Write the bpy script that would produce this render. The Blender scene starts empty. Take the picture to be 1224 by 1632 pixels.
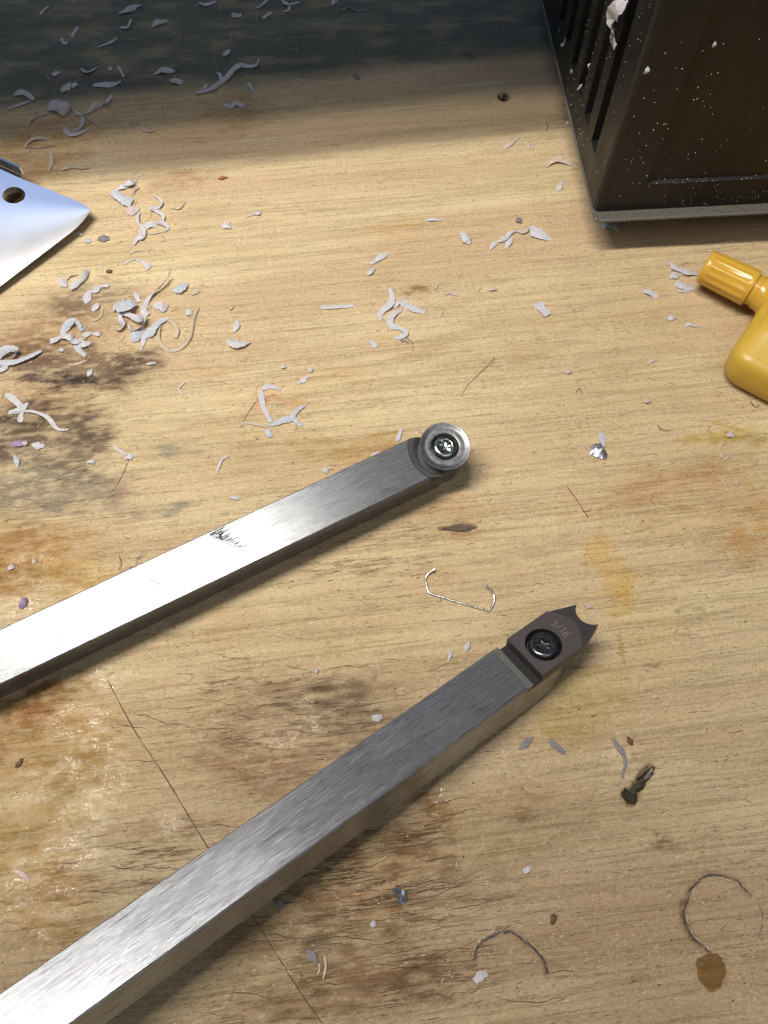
import bpy, bmesh, math, random
import numpy as np
from mathutils import Vector, Matrix
from mathutils.geometry import tessellate_polygon

SC = bpy.context.scene
COL = SC.collection
MM = 0.001
random.seed(7)

# ------------------------------------------------------------------ camera (mm, bench top is z = 0)
F_PX, TILT, ROLL, CAM_H = 1224.0, 0.4430, -0.0135, 196.39
_fw = Vector((0, math.sin(TILT), -math.cos(TILT)))
_up = Vector((0, math.cos(TILT), math.sin(TILT)))
_rt = Vector((1, 0, 0))
CR = _rt * math.cos(ROLL) + _up * math.sin(ROLL)
CU = _up * math.cos(ROLL) - _rt * math.sin(ROLL)
CF = _fw
CPOS = Vector((0, 0, CAM_H))
cam_d = bpy.data.cameras.new('camera')
cam_d.sensor_fit = 'HORIZONTAL'
cam_d.sensor_width = 36.0
cam_d.lens = 36.0 * F_PX / 1224.0
cam_d.clip_start = 0.005
cam_d.clip_end = 20.0
cam = bpy.data.objects.new('camera', cam_d)
COL.objects.link(cam)
cam.matrix_world = Matrix(((CR.x, CU.x, -CF.x, 0), (CR.y, CU.y, -CF.y, 0), (CR.z, CU.z, -CF.z, CAM_H * MM), (0, 0, 0, 1)))
SC.camera = cam

# ------------------------------------------------------------------ world, lamps, exposure
w = bpy.data.worlds.new('World')
SC.world = w
w.use_nodes = True
w.node_tree.nodes['Background'].inputs[0].default_value = (0.44, 0.64, 0.95, 1)
w.node_tree.nodes['Background'].inputs[1].default_value = 0.12
SC.view_settings.view_transform = 'Standard'
SC.view_settings.look = 'None'
SC.view_settings.exposure = 0.16
SC.view_settings.gamma = 1.0


def area_light(name, loc, sx, sy, power, color, target=None):
    d = bpy.data.lights.new(name, 'AREA')
    d.shape = 'RECTANGLE'
    d.size, d.size_y = sx * MM, sy * MM
    d.energy = power
    d.color = color
    o = bpy.data.objects.new(name, d)
    COL.objects.link(o)
    o.location = Vector(loc) * MM
    if target is not None:
        o.rotation_euler = (Vector(target) - Vector(loc)).to_track_quat('-Z', 'Y').to_euler()
    return o


# a twin-tube bench lamp above and to the left, tipped a little to the back
LROT = (math.radians(41), 0, math.radians(8))
area_light('tube_lamp', (-200, 118, 600), 400, 9, 4.9, (1.0, 0.965, 0.90)).rotation_euler = LROT
area_light('tube_lamp', (-197, 96, 600), 400, 9, 1.85, (1.0, 0.94, 0.85)).rotation_euler = LROT
# added soft fill from the open side of the bench, lifts the shadows
area_light('fill_light', (330, -420, 900), 800, 600, 1.7, (1.0, 0.95, 0.88), (0, 100, 0))
# bluish daylight window and added pale panel mirrored in the blade, behind left
area_light('window_light', (-277, 770, 690), 520, 360, 0.42, (0.29, 0.45, 0.97), (-100, 220, 0))
area_light('blade_mirror_light', (-150, 485, 600), 300, 210, 0.31, (0.88, 0.94, 1.0))


# ------------------------------------------------------------------ helpers


def ray(px, py):
    return CR * ((px - 612) / F_PX) - CU * ((py - 816) / F_PX) + CF


def at(px, py, z=0.0):
    d = ray(px, py)
    return CPOS + d * ((z - CAM_H) / d.z)


def on_plane(px, py, p0, n):
    d = ray(px, py)
    return CPOS + d * ((p0 - CPOS).dot(n) / d.dot(n))


def tag(o, label=None, cat=None, group=None, kind=None):
    if label: o['label'] = label
    if cat: o['category'] = cat
    if group: o['group'] = group
    if kind: o['kind'] = kind
    return o


def thing(name, label, cat, mat=None, group=None):
    o = bpy.data.objects.new(name, None)
    o.empty_display_size = 0.005
    COL.objects.link(o)
    if mat is not None: o.matrix_world = mat
    return tag(o, label, cat, group)


class Geo:
    def __init__(s): s.v, s.f = [], []

    def add(s, v, f):
        k = len(s.v)
        s.v += [tuple(p) for p in v]
        s.f += [tuple(i + k for i in q) for q in f]
        return s

    def build(s, name, mat, parent=None, angle=None, smooth=False):
        me = bpy.data.meshes.new(name)
        me.from_pydata([(a * MM, b * MM, c * MM) for a, b, c in s.v], [], s.f)
        bm = bmesh.new(); bm.from_mesh(me)
        bmesh.ops.recalc_face_normals(bm, faces=bm.faces[:])
        bm.to_mesh(me); bm.free()
        if angle is not None or smooth:
            me.polygons.foreach_set('use_smooth', [True] * len(me.polygons))
            if angle is not None: me.set_sharp_from_angle(angle=math.radians(angle))
        me.materials.append(mat)
        o = bpy.data.objects.new(name, me)
        COL.objects.link(o)
        if parent is not None: o.parent = parent
        return o


def inset(poly, d):
    n = len(poly); out = []
    area = sum(poly[i][0] * poly[(i + 1) % n][1] - poly[(i + 1) % n][0] * poly[i][1] for i in range(n))
    sgn = 1 if area > 0 else -1
    for i in range(n):
        p0, p1, p2 = Vector(poly[i - 1]), Vector(poly[i]), Vector(poly[(i + 1) % n])
        a, b = (p1 - p0).normalized(), (p2 - p1).normalized()
        n1, n2 = Vector((-a.y, a.x)) * sgn, Vector((-b.y, b.x)) * sgn
        m = n1 + n2
        m = m / max(m.length_squared * 0.5, 0.3)
        out.append(tuple(p1 + m * d))
    return out


def prism(g, poly, z0, z1, ch=0.0, hole=None, hole_bottom=None, bottom=True):
    n = len(poly)
    rings = [[(x, y, z0) for x, y in poly]]
    if ch > 0:
        rings.append([(x, y, z1 - ch) for x, y in poly])
        top = inset(poly, ch)
    else:
        top = list(poly)
    rings.append([(x, y, z1) for x, y in top])
    v, f = [], []
    for r in rings: v += r
    for k in range(len(rings) - 1):
        for i in range(n):
            j = (i + 1) % n
            f.append((k * n + i, k * n + j, (k + 1) * n + j, (k + 1) * n + i))
    if bottom: f.append(tuple(range(n))[::-1])
    base = (len(rings) - 1) * n
    if hole is None:
        f.append(tuple(range(base, base + n)))
    else:
        hb = len(v)
        v += [(x, y, z1) for x, y in hole]
        tris = tessellate_polygon([[Vector((x, y, 0)) for x, y in top], [Vector((x, y, 0)) for x, y in hole]])
        for t in tris:
            f.append(tuple((base + i) if i < n else (hb + i - n) for i in t))
        m = len(hole)
        hb2 = len(v)
        zb = z0 + 0.02 if hole_bottom is None else hole_bottom
        v += [(x, y, zb) for x, y in hole]
        for i in range(m):
            j = (i + 1) % m
            f.append((hb + i, hb + j, hb2 + j, hb2 + i))
        f.append(tuple(range(hb2, hb2 + m)))
    g.add(v, f)
    return g


def lathe(g, prof, cx=0, cy=0, n=48, mod=None, cap=True):
    v, f = [], []
    for k, (r, z) in enumerate(prof):
        for i in range(n):
            a = 2 * math.pi * i / n
            rr = r if not mod else r + mod(k, a)
            v.append((cx + rr * math.cos(a), cy + rr * math.sin(a), z))
    for k in range(len(prof) - 1):
        for i in range(n):
            j = (i + 1) % n
            f.append((k * n + i, k * n + j, (k + 1) * n + j, (k + 1) * n + i))
    if cap:
        f.append(tuple(range(n))[::-1])
        f.append(tuple(range((len(prof) - 1) * n, len(prof) * n)))
    g.add(v, f)
    return g


def catmull(P, m=6):
    P = [Vector(p) for p in P]
    if len(P) == 2: P = [P[0], (P[0] + P[1]) / 2, P[1]]
    Q = [P[0] * 2 - P[1]] + P + [P[-1] * 2 - P[-2]]
    out = []
    for i in range(1, len(Q) - 2):
        a, b, c, d = Q[i - 1], Q[i], Q[i + 1], Q[i + 2]
        for k in range(m):
            t = k / m
            out.append(0.5 * (2 * b + (c - a) * t + (2 * a - 5 * b + 4 * c - d) * t * t + (3 * b - a - 3 * c + d) * t ** 3))
    out.append(P[-1])
    return out


def tube(g, path, r, n=8, taper=None):
    v, f = [], []
    m = len(path)
    for k, p in enumerate(path):
        t = (path[min(k + 1, m - 1)] - path[max(k - 1, 0)]).normalized()
        s = t.cross(Vector((0, 0, 1)))
        s = s.normalized() if s.length > 1e-6 else Vector((1, 0, 0))
        u = s.cross(t)
        rr = r * (taper(k / (m - 1)) if taper else 1)
        for i in range(n):
            a = 2 * math.pi * i / n
            v.append(tuple(p + s * (rr * math.cos(a)) + u * (rr * math.sin(a))))
    for k in range(m - 1):
        for i in range(n):
            j = (i + 1) % n
            f.append((k * n + i, k * n + j, (k + 1) * n + j, (k + 1) * n + i))
    f.append(tuple(range(n))[::-1]); f.append(tuple(range((m - 1) * n, m * n)))
    g.add(v, f)
    return g


# ------------------------------------------------------------------ material helpers
class NT:
    def __init__(s, name):
        s.m = bpy.data.materials.new(name); s.m.use_nodes = True
        s.t = s.m.node_tree; s.b = s.t.nodes['Principled BSDF']

    def n(s, typ, props=None, **ins):
        nd = s.t.nodes.new(typ)
        for k, v in (props or {}).items(): setattr(nd, k, v)
        for k, v in ins.items(): s.set(nd, k, v)
        return nd

    def set(s, nd, key, v):
        key2 = int(key[1:]) if key[0] == 'i' and key[1:].isdigit() else key.replace('_', ' ')
        sock = nd.inputs[key2]
        if hasattr(v, 'links'): s.t.links.new(v, sock)
        else: sock.default_value = v

    def coord(s, rot=0.0):
        tc = s.n('ShaderNodeTexCoord')
        mp = s.n('ShaderNodeMapping', None, Vector=tc.outputs['Object'], Scale=(1000, 1000, 1000), Rotation=(0, 0, rot))
        return mp.outputs[0]

    def noise(s, vec, scale, detail=3.0, rough=0.55, dist=0.0):
        mp = s.n('ShaderNodeMapping', None, Vector=vec, Scale=scale)
        return s.n('ShaderNodeTexNoise', None, Vector=mp.outputs[0], Scale=1.0, Detail=detail, Roughness=rough, Distortion=dist).outputs[0]

    def math(s, op, a, b=0.0, c=0.0, clamp=False):
        return s.n('ShaderNodeMath', {'operation': op, 'use_clamp': clamp}, i0=a, i1=b, i2=c).outputs[0]

    def rng(s, v, a, b, c=0.0, d=1.0):
        return s.n('ShaderNodeMapRange', {'clamp': True}, i0=v, i1=a, i2=b, i3=c, i4=d).outputs[0]

    def mix(s, fac, a, b, blend='MIX'):
        nd = s.n('ShaderNodeMix', {'data_type': 'RGBA', 'blend_type': blend})
        s.set(nd, 'i0', fac); s.set(nd, 'i6', a); s.set(nd, 'i7', b)
        return nd.outputs[2]

    def attr(s, name):
        return s.n('ShaderNodeAttribute', {'attribute_name': name})

    def bump(s, h, strength, dist=0.0002, normal=None):
        nd = s.n('ShaderNodeBump', None, Height=h, Strength=strength, Distance=dist)
        if normal is not None: s.set(nd, 'Normal', normal)
        return nd.outputs[0]

    def p(s, **k):
        for a, v in k.items(): s.set(s.b, a, v)
        return s.m


def rgb(r, g, b): return (r, g, b, 1.0)


def plain(name, col, rough=0.6, metal=0.0, var=0.25, scale=1.2, bump=0.25, spec=0.4):
    t = NT(name)
    c = t.coord()
    a = t.noise(c, (scale,) * 3, 4)
    dark = rgb(*[x * (1 - var) for x in col]); light = rgb(*[min(1, x * (1 + var)) for x in col])
    t.p(Base_Color=t.mix(a, dark, light), Metallic=metal, Specular_IOR_Level=spec,
        Roughness=t.rng(a, 0.3, 0.7, max(0.02, rough - 0.08), min(1, rough + 0.08)),
        Normal=t.bump(t.noise(c, (scale * 2.5,) * 3, 3), bump, 0.0001))
    return t.m


def mat_wood():
    t = NT('pine_bench_top')
    c = t.coord(math.radians(-6.2))
    st = t.attr('stain'); gl = t.attr('gloss').outputs['Fac']; ck = t.attr('crack').outputs['Fac']
    nb = t.noise(c, (0.016, 0.05, 0.05), 4, 0.6)
    g1 = t.noise(c, (0.005, 0.075, 0.1), 5, 0.6, 0.5)
    g2 = t.noise(c, (0.013, 0.40, 0.3), 5, 0.62, 0.4)
    g3 = t.noise(c, (0.10, 1.5, 1), 4, 0.7, 0.3)
    fb = t.noise(c, (0.80, 1.35, 1.5), 4, 0.8, 0.4)
    sp = t.noise(c, (1.45, 1.9, 2), 3, 0.8, 0.2)
    tn = t.noise(c, (0.11, 0.16, 0.1), 4, 0.7)
    base = t.mix(t.rng(nb, 0.33, 0.67), rgb(0.575, 0.425, 0.225), rgb(0.690, 0.545, 0.315))
    ring = t.math('SUBTRACT', 1.0, t.rng(t.math('ABSOLUTE', t.math('SUBTRACT', g1, 0.5)), 0.0, 0.07))
    base = t.mix(t.math('MULTIPLY', ring, 0.34), base, rgb(0.38, 0.255, 0.135))
    ln = t.math('SUBTRACT', 1.0, t.rng(t.math('ABSOLUTE', t.math('SUBTRACT', g2, 0.47)), 0.0, 0.028))
    lmask = t.math('MULTIPLY', t.rng(nb, 0.40, 0.60, 0.2, 0.8), t.rng(fb, 0.38, 0.55))
    base = t.mix(t.math('MULTIPLY', ln, t.math('MULTIPLY', lmask, 0.62)), base, rgb(0.26, 0.18, 0.10))
    base = t.mix(t.math('MULTIPLY', t.rng(g3, 0.50, 0.74), 0.20), base, rgb(0.33, 0.235, 0.13))
    bd = t.noise(c, (0.0035, 0.042, 0.05), 4, 0.55, 0.6)
    base = t.mix(t.rng(bd, 0.45, 0.62, 0.0, 0.62), base, rgb(0.51, 0.335, 0.185))
    base = t.mix(t.rng(tn, 0.52, 0.75, 0.0, 0.30), base, rgb(0.36, 0.27, 0.17))
    # fibre flecks, light and dark
    base = t.mix(t.rng(fb, 0.54, 0.70, 0.0, 0.52), base, rgb(0.24, 0.165, 0.09))
    base = t.mix(t.rng(fb, 0.46, 0.34, 0.0, 0.50), base, rgb(0.76, 0.64, 0.44))
    base = t.mix(t.rng(sp, 0.56, 0.72, 0.0, 0.48), base, rgb(0.23, 0.165, 0.10))
    base = t.mix(t.rng(sp, 0.44, 0.31, 0.0, 0.48), base, rgb(0.80, 0.69, 0.50))
    # checks where the surface has dried out
    c2 = t.noise(c, (0.030, 0.48, 0.3), 6, 0.66, 0.5)
    c3 = t.noise(c, (0.06, 0.12, 0.3), 2, 0.5)
    cm = t.math('SUBTRACT', 1.0, t.rng(t.math('ABSOLUTE', t.math('SUBTRACT', c2, 0.5)), 0.003, 0.013))
    cm = t.math('MULTIPLY', t.math('MULTIPLY', cm, t.rng(c3, 0.42, 0.55)), ck)
    base = t.mix(t.math('MULTIPLY', cm, 0.68), base, rgb(0.09, 0.058, 0.032))
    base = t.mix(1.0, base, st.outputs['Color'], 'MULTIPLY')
    h = t.math('ADD', t.math('MULTIPLY', fb, -0.9), t.math('MULTIPLY', sp, -0.8))
    h = t.math('SUBTRACT', h, t.math('MULTIPLY', cm, 0.7))
    h = t.math('SUBTRACT', h, t.math('MULTIPLY', ln, 0.25))
    nr = t.bump(h, t.rng(gl, 0.05, 0.6, 0.9, 0.18), 0.00040)
    wet = t.noise(c, (0.60, 0.95, 1), 4, 0.65, 0.8)
    nr2 = t.bump(wet, t.rng(gl, 0.1, 0.5, 0.0, 0.9), 0.00050, nr)
    t.p(Base_Color=base, Roughness=t.rng(gl, 0.0, 0.6, 0.46, 0.06), Normal=nr2,
        Specular_IOR_Level=t.rng(gl, 0.0, 0.7, 0.42, 0.95))
    return t.m


def mat_steel(name, col, rough, streak=1.0, aniso=0.6, metal=0.74):
    t = NT(name)
    c = t.coord()
    s1 = t.noise(c, (0.16, 5.2, 1.5), 4, 0.8, 0.15)
    s2 = t.noise(c, (0.09, 2.6, 1.2), 3, 0.7)
    s3 = t.noise(c, (0.06, 0.22, 0.2), 4, 0.6)
    s4 = t.noise(c, (0.13, 5.0, 1.5), 3, 0.85, 0.1)
    sm = t.math('ADD', t.math('MULTIPLY', s1, 0.75), t.math('MULTIPLY', s2, 0.25))
    base = t.mix(t.rng(sm, 0.38, 0.60), rgb(*[x * 0.7 for x in col]), rgb(*[min(1, x * 1.2) for x in col]))
    base = t.mix(t.rng(s4, 0.53, 0.63, 0, 0.82 * streak), base, rgb(*[x * 0.2 for x in col]))
    tv = t.n('ShaderNodeVectorTransform', {'vector_type': 'VECTOR', 'convert_from': 'OBJECT', 'convert_to': 'WORLD'}, Vector=(0, 1, 0)).outputs[0]
    hb = t.math('ADD', t.math('MULTIPLY', s1, 1.0), t.math('MULTIPLY', s4, 0.8))
    t.p(Base_Color=base, Metallic=metal, Specular_IOR_Level=0.3, Roughness=t.math('ADD', t.rng(sm, 0.3, 0.7, rough - 0.06, rough + 0.06), t.rng(s3, 0.3, 0.7, -0.03, 0.03)),
        Anisotropic=aniso, Tangent=tv, Normal=t.bump(hb, 0.13 * streak, 0.0001))
    return t.m


def mat_glossy(name, col, rough, metal=1.0, var=0.3, scale=1.5, bump=0.1):
    return plain(name, col, rough, metal, var, scale, bump, 0.5)


def mat_black_case():
    t = NT('black_case_plastic')
    c = t.coord()
    a = t.noise(c, (0.12, 0.12, 0.05), 5, 0.65)
    d = t.noise(c, (1.6, 1.6, 1.6), 3, 0.7)
    dust = t.math('MULTIPLY', t.rng(a, 0.42, 0.68), t.rng(d, 0.45, 0.75))
    t.p(Base_Color=t.mix(t.math('MULTIPLY', dust, 0.16), rgb(0.008, 0.0075, 0.007), rgb(0.07, 0.063, 0.05)),
        Roughness=t.rng(a, 0.3, 0.7, 0.36, 0.55), Specular_IOR_Level=0.4, Normal=t.bump(d, 0.12, 0.0001))
    return t.m


def mat_shaving(name, col):
    t = NT(name)
    c = t.coord()
    a = t.noise(c, (0.8, 0.8, 0.8), 4, 0.7)
    fine = t.noise(c, (2.8, 2.8, 2.8), 3, 0.7)
    base = t.mix(t.rng(a, 0.3, 0.7), rgb(*[x * 0.82 for x in col]), rgb(*[min(1, x * 1.1) for x in col]))
    t.p(Base_Color=base, Roughness=0.62, Specular_IOR_Level=0.35, Normal=t.bump(fine, 0.35, 0.0002))
    # thin curls let a little light through
    tr = t.n('ShaderNodeBsdfTranslucent', None, Color=base)
    mx = t.n('ShaderNodeMixShader', None, Fac=0.35)
    t.t.links.new(t.b.outputs[0], mx.inputs[1]); t.t.links.new(tr.outputs[0], mx.inputs[2])
    t.t.links.new(mx.outputs[0], t.t.nodes['Material Output'].inputs[0])
    return t.m


def mat_plastic(name, col, rough):
    t = NT(name)
    c = t.coord()
    a = t.noise(c, (0.08, 0.08, 0.08), 3)
    f = t.noise(c, (1.8, 1.8, 1.8), 3, 0.7)
    t.p(Base_Color=t.mix(a, rgb(*[x * 0.9 for x in col]), rgb(*[min(1, x * 1.08) for x in col])),
        Roughness=t.rng(f, 0.3, 0.7, rough - 0.04, rough + 0.06), Specular_IOR_Level=0.45,
        Subsurface_Weight=0.25, Subsurface_Radius=(1.0, 0.6, 0.1), Subsurface_Scale=0.003, Normal=t.bump(f, 0.06, 0.0001))
    return t.m


M = {}
M['wood'] = mat_wood()
M['steel'] = mat_steel('brushed_bar_steel', (0.265, 0.27, 0.285), 0.25, 1.0, 0.55, 0.70)
M['steel_far'] = mat_steel('toned_down_bar_steel', (0.195, 0.2, 0.208), 0.285, 1.0, 0.55, 0.52)  # bar steel darkened to hold down the tube lamp's glare
M['milled'] = mat_steel('milled_pocket_steel', (0.40, 0.41, 0.40), 0.34, 0.5, 0.3)
M['dull'] = plain('dull_milled_steel', (0.20, 0.20, 0.185), 0.45, 0.5, 0.3, 1.4, 0.3)
M['carbide'] = mat_glossy('polished_carbide', (0.21, 0.21, 0.215), 0.38, 0.85, 0.3, 0.9, 0.06)
M['dark_cutter'] = plain('dark_cutter_plate', (0.085, 0.067, 0.070), 0.46, 0.35, 0.22, 2.0, 0.25, 0.4)
M['ground_cutter'] = plain('ground_cutter_edge', (0.055, 0.050, 0.053), 0.40, 0.35, 0.2, 2.0, 0.2, 0.4)
M['screw'] = mat_glossy('zinc_screw', (0.36, 0.38, 0.36), 0.2, 1.0, 0.35, 1.6, 0.15)
M['black_screw'] = mat_glossy('black_oxide_screw', (0.12, 0.13, 0.135), 0.22, 0.9, 0.35, 1.6, 0.15)
M['recess'] = plain('dark_recess', (0.012, 0.012, 0.012), 0.6)  # near-black, paints shade into holes and gaps; also the case feet
M['engrave'] = plain('engraved_line', (0.19, 0.165, 0.165), 0.5, 0.2)
M['ink'] = plain('black_ink', (0.012, 0.013, 0.017), 0.8, spec=0.03)
M['case'] = mat_black_case()
M['lip'] = plain('worn_case_lip', (0.12, 0.11, 0.09), 0.3, 0.2, 0.35, 1.2, 0.3)
M['bottle'] = mat_plastic('yellow_bottle_plastic', (0.56, 0.36, 0.05), 0.36)
M['cap'] = mat_plastic('amber_cap_plastic', (0.58, 0.34, 0.045), 0.22)
def mat_glue():
    t = NT('dried_amber_glue')
    c = t.coord()
    a = t.noise(c, (0.5, 0.5, 0.5), 4, 0.7)
    t.p(Base_Color=t.mix(a, rgb(0.16, 0.10, 0.04), rgb(0.30, 0.21, 0.09)), Roughness=0.22, Specular_IOR_Level=0.5, Normal=t.bump(a, 0.4, 0.0003))
    tr = t.n('ShaderNodeBsdfTransparent', None, Color=rgb(0.80, 0.68, 0.46))
    mx = t.n('ShaderNodeMixShader', None, Fac=t.rng(a, 0.35, 0.65, 0.62, 0.9))
    t.t.links.new(t.b.outputs[0], mx.inputs[1]); t.t.links.new(tr.outputs[0], mx.inputs[2])
    t.t.links.new(mx.outputs[0], t.t.nodes['Material Output'].inputs[0])
    return t.m


M['wire'] = mat_glossy('steel_wire', (0.62, 0.62, 0.62), 0.25, 1.0, 0.15, 2.0, 0.05)
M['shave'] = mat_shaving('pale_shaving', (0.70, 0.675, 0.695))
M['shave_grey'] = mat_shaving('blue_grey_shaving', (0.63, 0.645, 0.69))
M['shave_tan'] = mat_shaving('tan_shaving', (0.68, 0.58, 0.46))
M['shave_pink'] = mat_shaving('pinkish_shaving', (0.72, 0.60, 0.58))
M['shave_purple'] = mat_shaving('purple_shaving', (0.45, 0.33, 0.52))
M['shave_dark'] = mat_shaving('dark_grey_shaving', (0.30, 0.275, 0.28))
M['foil'] = mat_glossy('grey_foil', (0.42, 0.41, 0.44), 0.35, 0.9, 0.4, 1.5, 0.4)
M['brown'] = plain('brown_chip', (0.12, 0.06, 0.03), 0.55)
M['red'] = plain('red_chip', (0.28, 0.08, 0.05), 0.6)
M['crack'] = plain('wood_check_dark', (0.085, 0.055, 0.032), 0.8)
M['fibre'] = plain('raised_wood_fibre', (0.66, 0.53, 0.33), 0.6)
M['fibre_dark'] = plain('dirty_wood_fibre', (0.17, 0.115, 0.065), 0.7)
M['dust'] = plain('white_dust', (0.60, 0.58, 0.54), 0.7)
M['hair'] = plain('dark_hair', (0.05, 0.03, 0.02), 0.5)
M['pencil'] = plain('pencil_graphite', (0.07, 0.06, 0.05), 0.5)
M['ring'] = plain('pressed_ring_grime', (0.055, 0.045, 0.045), 0.7)
M['glue'] = mat_glue()
M['pit'] = plain('dark_torn_wood', (0.040, 0.033, 0.020), 0.28, 0, 0.6, 1.2, 0.8)
M['knot'] = plain('knot_wood', (0.085, 0.060, 0.038), 0.55, 0, 0.6, 1.0, 0.5)
M['shelf'] = plain('shelf_board_paint', (0.68, 0.60, 0.50), 0.6, 0, 0.15, 0.1)


def mat_blade():
    t = NT('satin_blade_steel')
    c = t.coord()
    a = t.noise(c, (0.05, 0.05, 0.05), 2)
    t.p(Base_Color=rgb(0.72, 0.73, 0.76), Metallic=1.0, Roughness=t.rng(a, 0.3, 0.7, 0.26, 0.30))
    return t.m


M['blade'] = mat_blade()
M['blade_edge'] = mat_glossy('dark_blade_side', (0.20, 0.20, 0.21), 0.3)

# ------------------------------------------------------------------ numpy noise


def vnoise(x, y, seed):
    xi, yi = np.floor(x).astype(np.int64), np.floor(y).astype(np.int64)
    fx, fy = x - xi, y - yi
    fx, fy = fx * fx * (3 - 2 * fx), fy * fy * (3 - 2 * fy)

    def h(a, b):
        n = (a * 374761393 + b * 668265263 + seed * 974634777) & 0xFFFFFFFF
        n = ((n ^ (n >> 13)) * 1274126177) & 0xFFFFFFFF
        return ((n ^ (n >> 16)) & 0xFFFF) / 65535.0
    a, b, c, d = h(xi, yi), h(xi + 1, yi), h(xi, yi + 1), h(xi + 1, yi + 1)
    return (a * (1 - fx) + b * fx) * (1 - fy) + (c * (1 - fx) + d * fx) * fy


def fbm(x, y, seed, oct=4):
    s, amp, tot = 0, 1.0, 0
    for k in range(oct):
        s = s + amp * vnoise(x * 2 ** k, y * 2 ** k, seed + k * 17); tot += amp; amp *= 0.55
    return s / tot


def smooth(a, b, x):
    t = np.clip((x - a) / (b - a), 0, 1)
    return t * t * (3 - 2 * t)


# ------------------------------------------------------------------ the workbench
xs = np.concatenate([np.linspace(-900, -192, 16), np.arange(-185, 188, 0.6), np.linspace(194, 900, 16)])
ys = np.concatenate([np.linspace(-500, -48, 12), np.arange(-42, 350, 0.6), np.linspace(356, 760, 10)])
X, Y = np.meshgrid(xs, ys)
Z = np.zeros_like(X)
# slow hollows and a little unevenness of a hand-used top
Z += (fbm(X * 0.02, Y * 0.05, 3) - 0.5) * 0.5 * smooth(260, 0, np.abs(X) * 0.5)
stain = np.ones(X.shape + (3,))  # wood tint: stains, plus shade painted at back, front and nail hole
gloss = np.full(X.shape, 0.0)
crack = np.full(X.shape, 0.0)
WX = (fbm(X * 0.07, Y * 0.11, 11) - 0.5) * 16 + (fbm(X * 0.35, Y * 0.6, 12) - 0.5) * 5
WY = (fbm(X * 0.07, Y * 0.11, 21) - 0.5) * 11 + (fbm(X * 0.35, Y * 0.6, 22) - 0.5) * 4
_u, _v = X * math.cos(.105) + Y * math.sin(.105), Y * math.cos(.105) - X * math.sin(.105)
MOT = 0.45 * fbm(X * 0.22, Y * 0.5, 31) + 0.55 * fbm(_u * 0.28, _v * 0.95, 33, 3)
WX = WX + (fbm(_u * 0.5, _v * 1.2, 13, 3) - 0.5) * 7
WY = WY + (fbm(_u * 0.4, _v * 1.2, 23, 3) - 0.5) * 5


def pxmm(px, py):
    p = at(px, py)
    return (at(px + 1, py) - p).length, (at(px, py + 1) - p).length


def blob(px, py, rx, ry, ang=0.0, soft=0.6, warp=1.0):
    c = at(px, py); kx, ky = pxmm(px, py)
    a = math.radians(ang)
    dx, dy = X + WX * warp - c.x, Y + WY * warp - c.y
    u = (dx * math.cos(a) + dy * math.sin(a)) / (rx * kx)
    v = (-dx * math.sin(a) + dy * math.cos(a)) / (ry * ky)
    r = np.sqrt(u * u + v * v)
    return 1 - smooth(1 - soft, 1 + soft * 0.5, r)


def add_stain(px, py, rx, ry, col, k=1.0, ang=0.0, soft=0.7, warp=1.0, mottle=0.5):
    global stain
    m = blob(px, py, rx, ry, ang, soft, warp) * k
    m = np.clip(m * (1 - mottle + 2 * mottle * smooth(0.36, 0.64, MOT)), 0, 1)[..., None]
    stain = stain * (1 - m) + stain * np.array(col) * m


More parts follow.
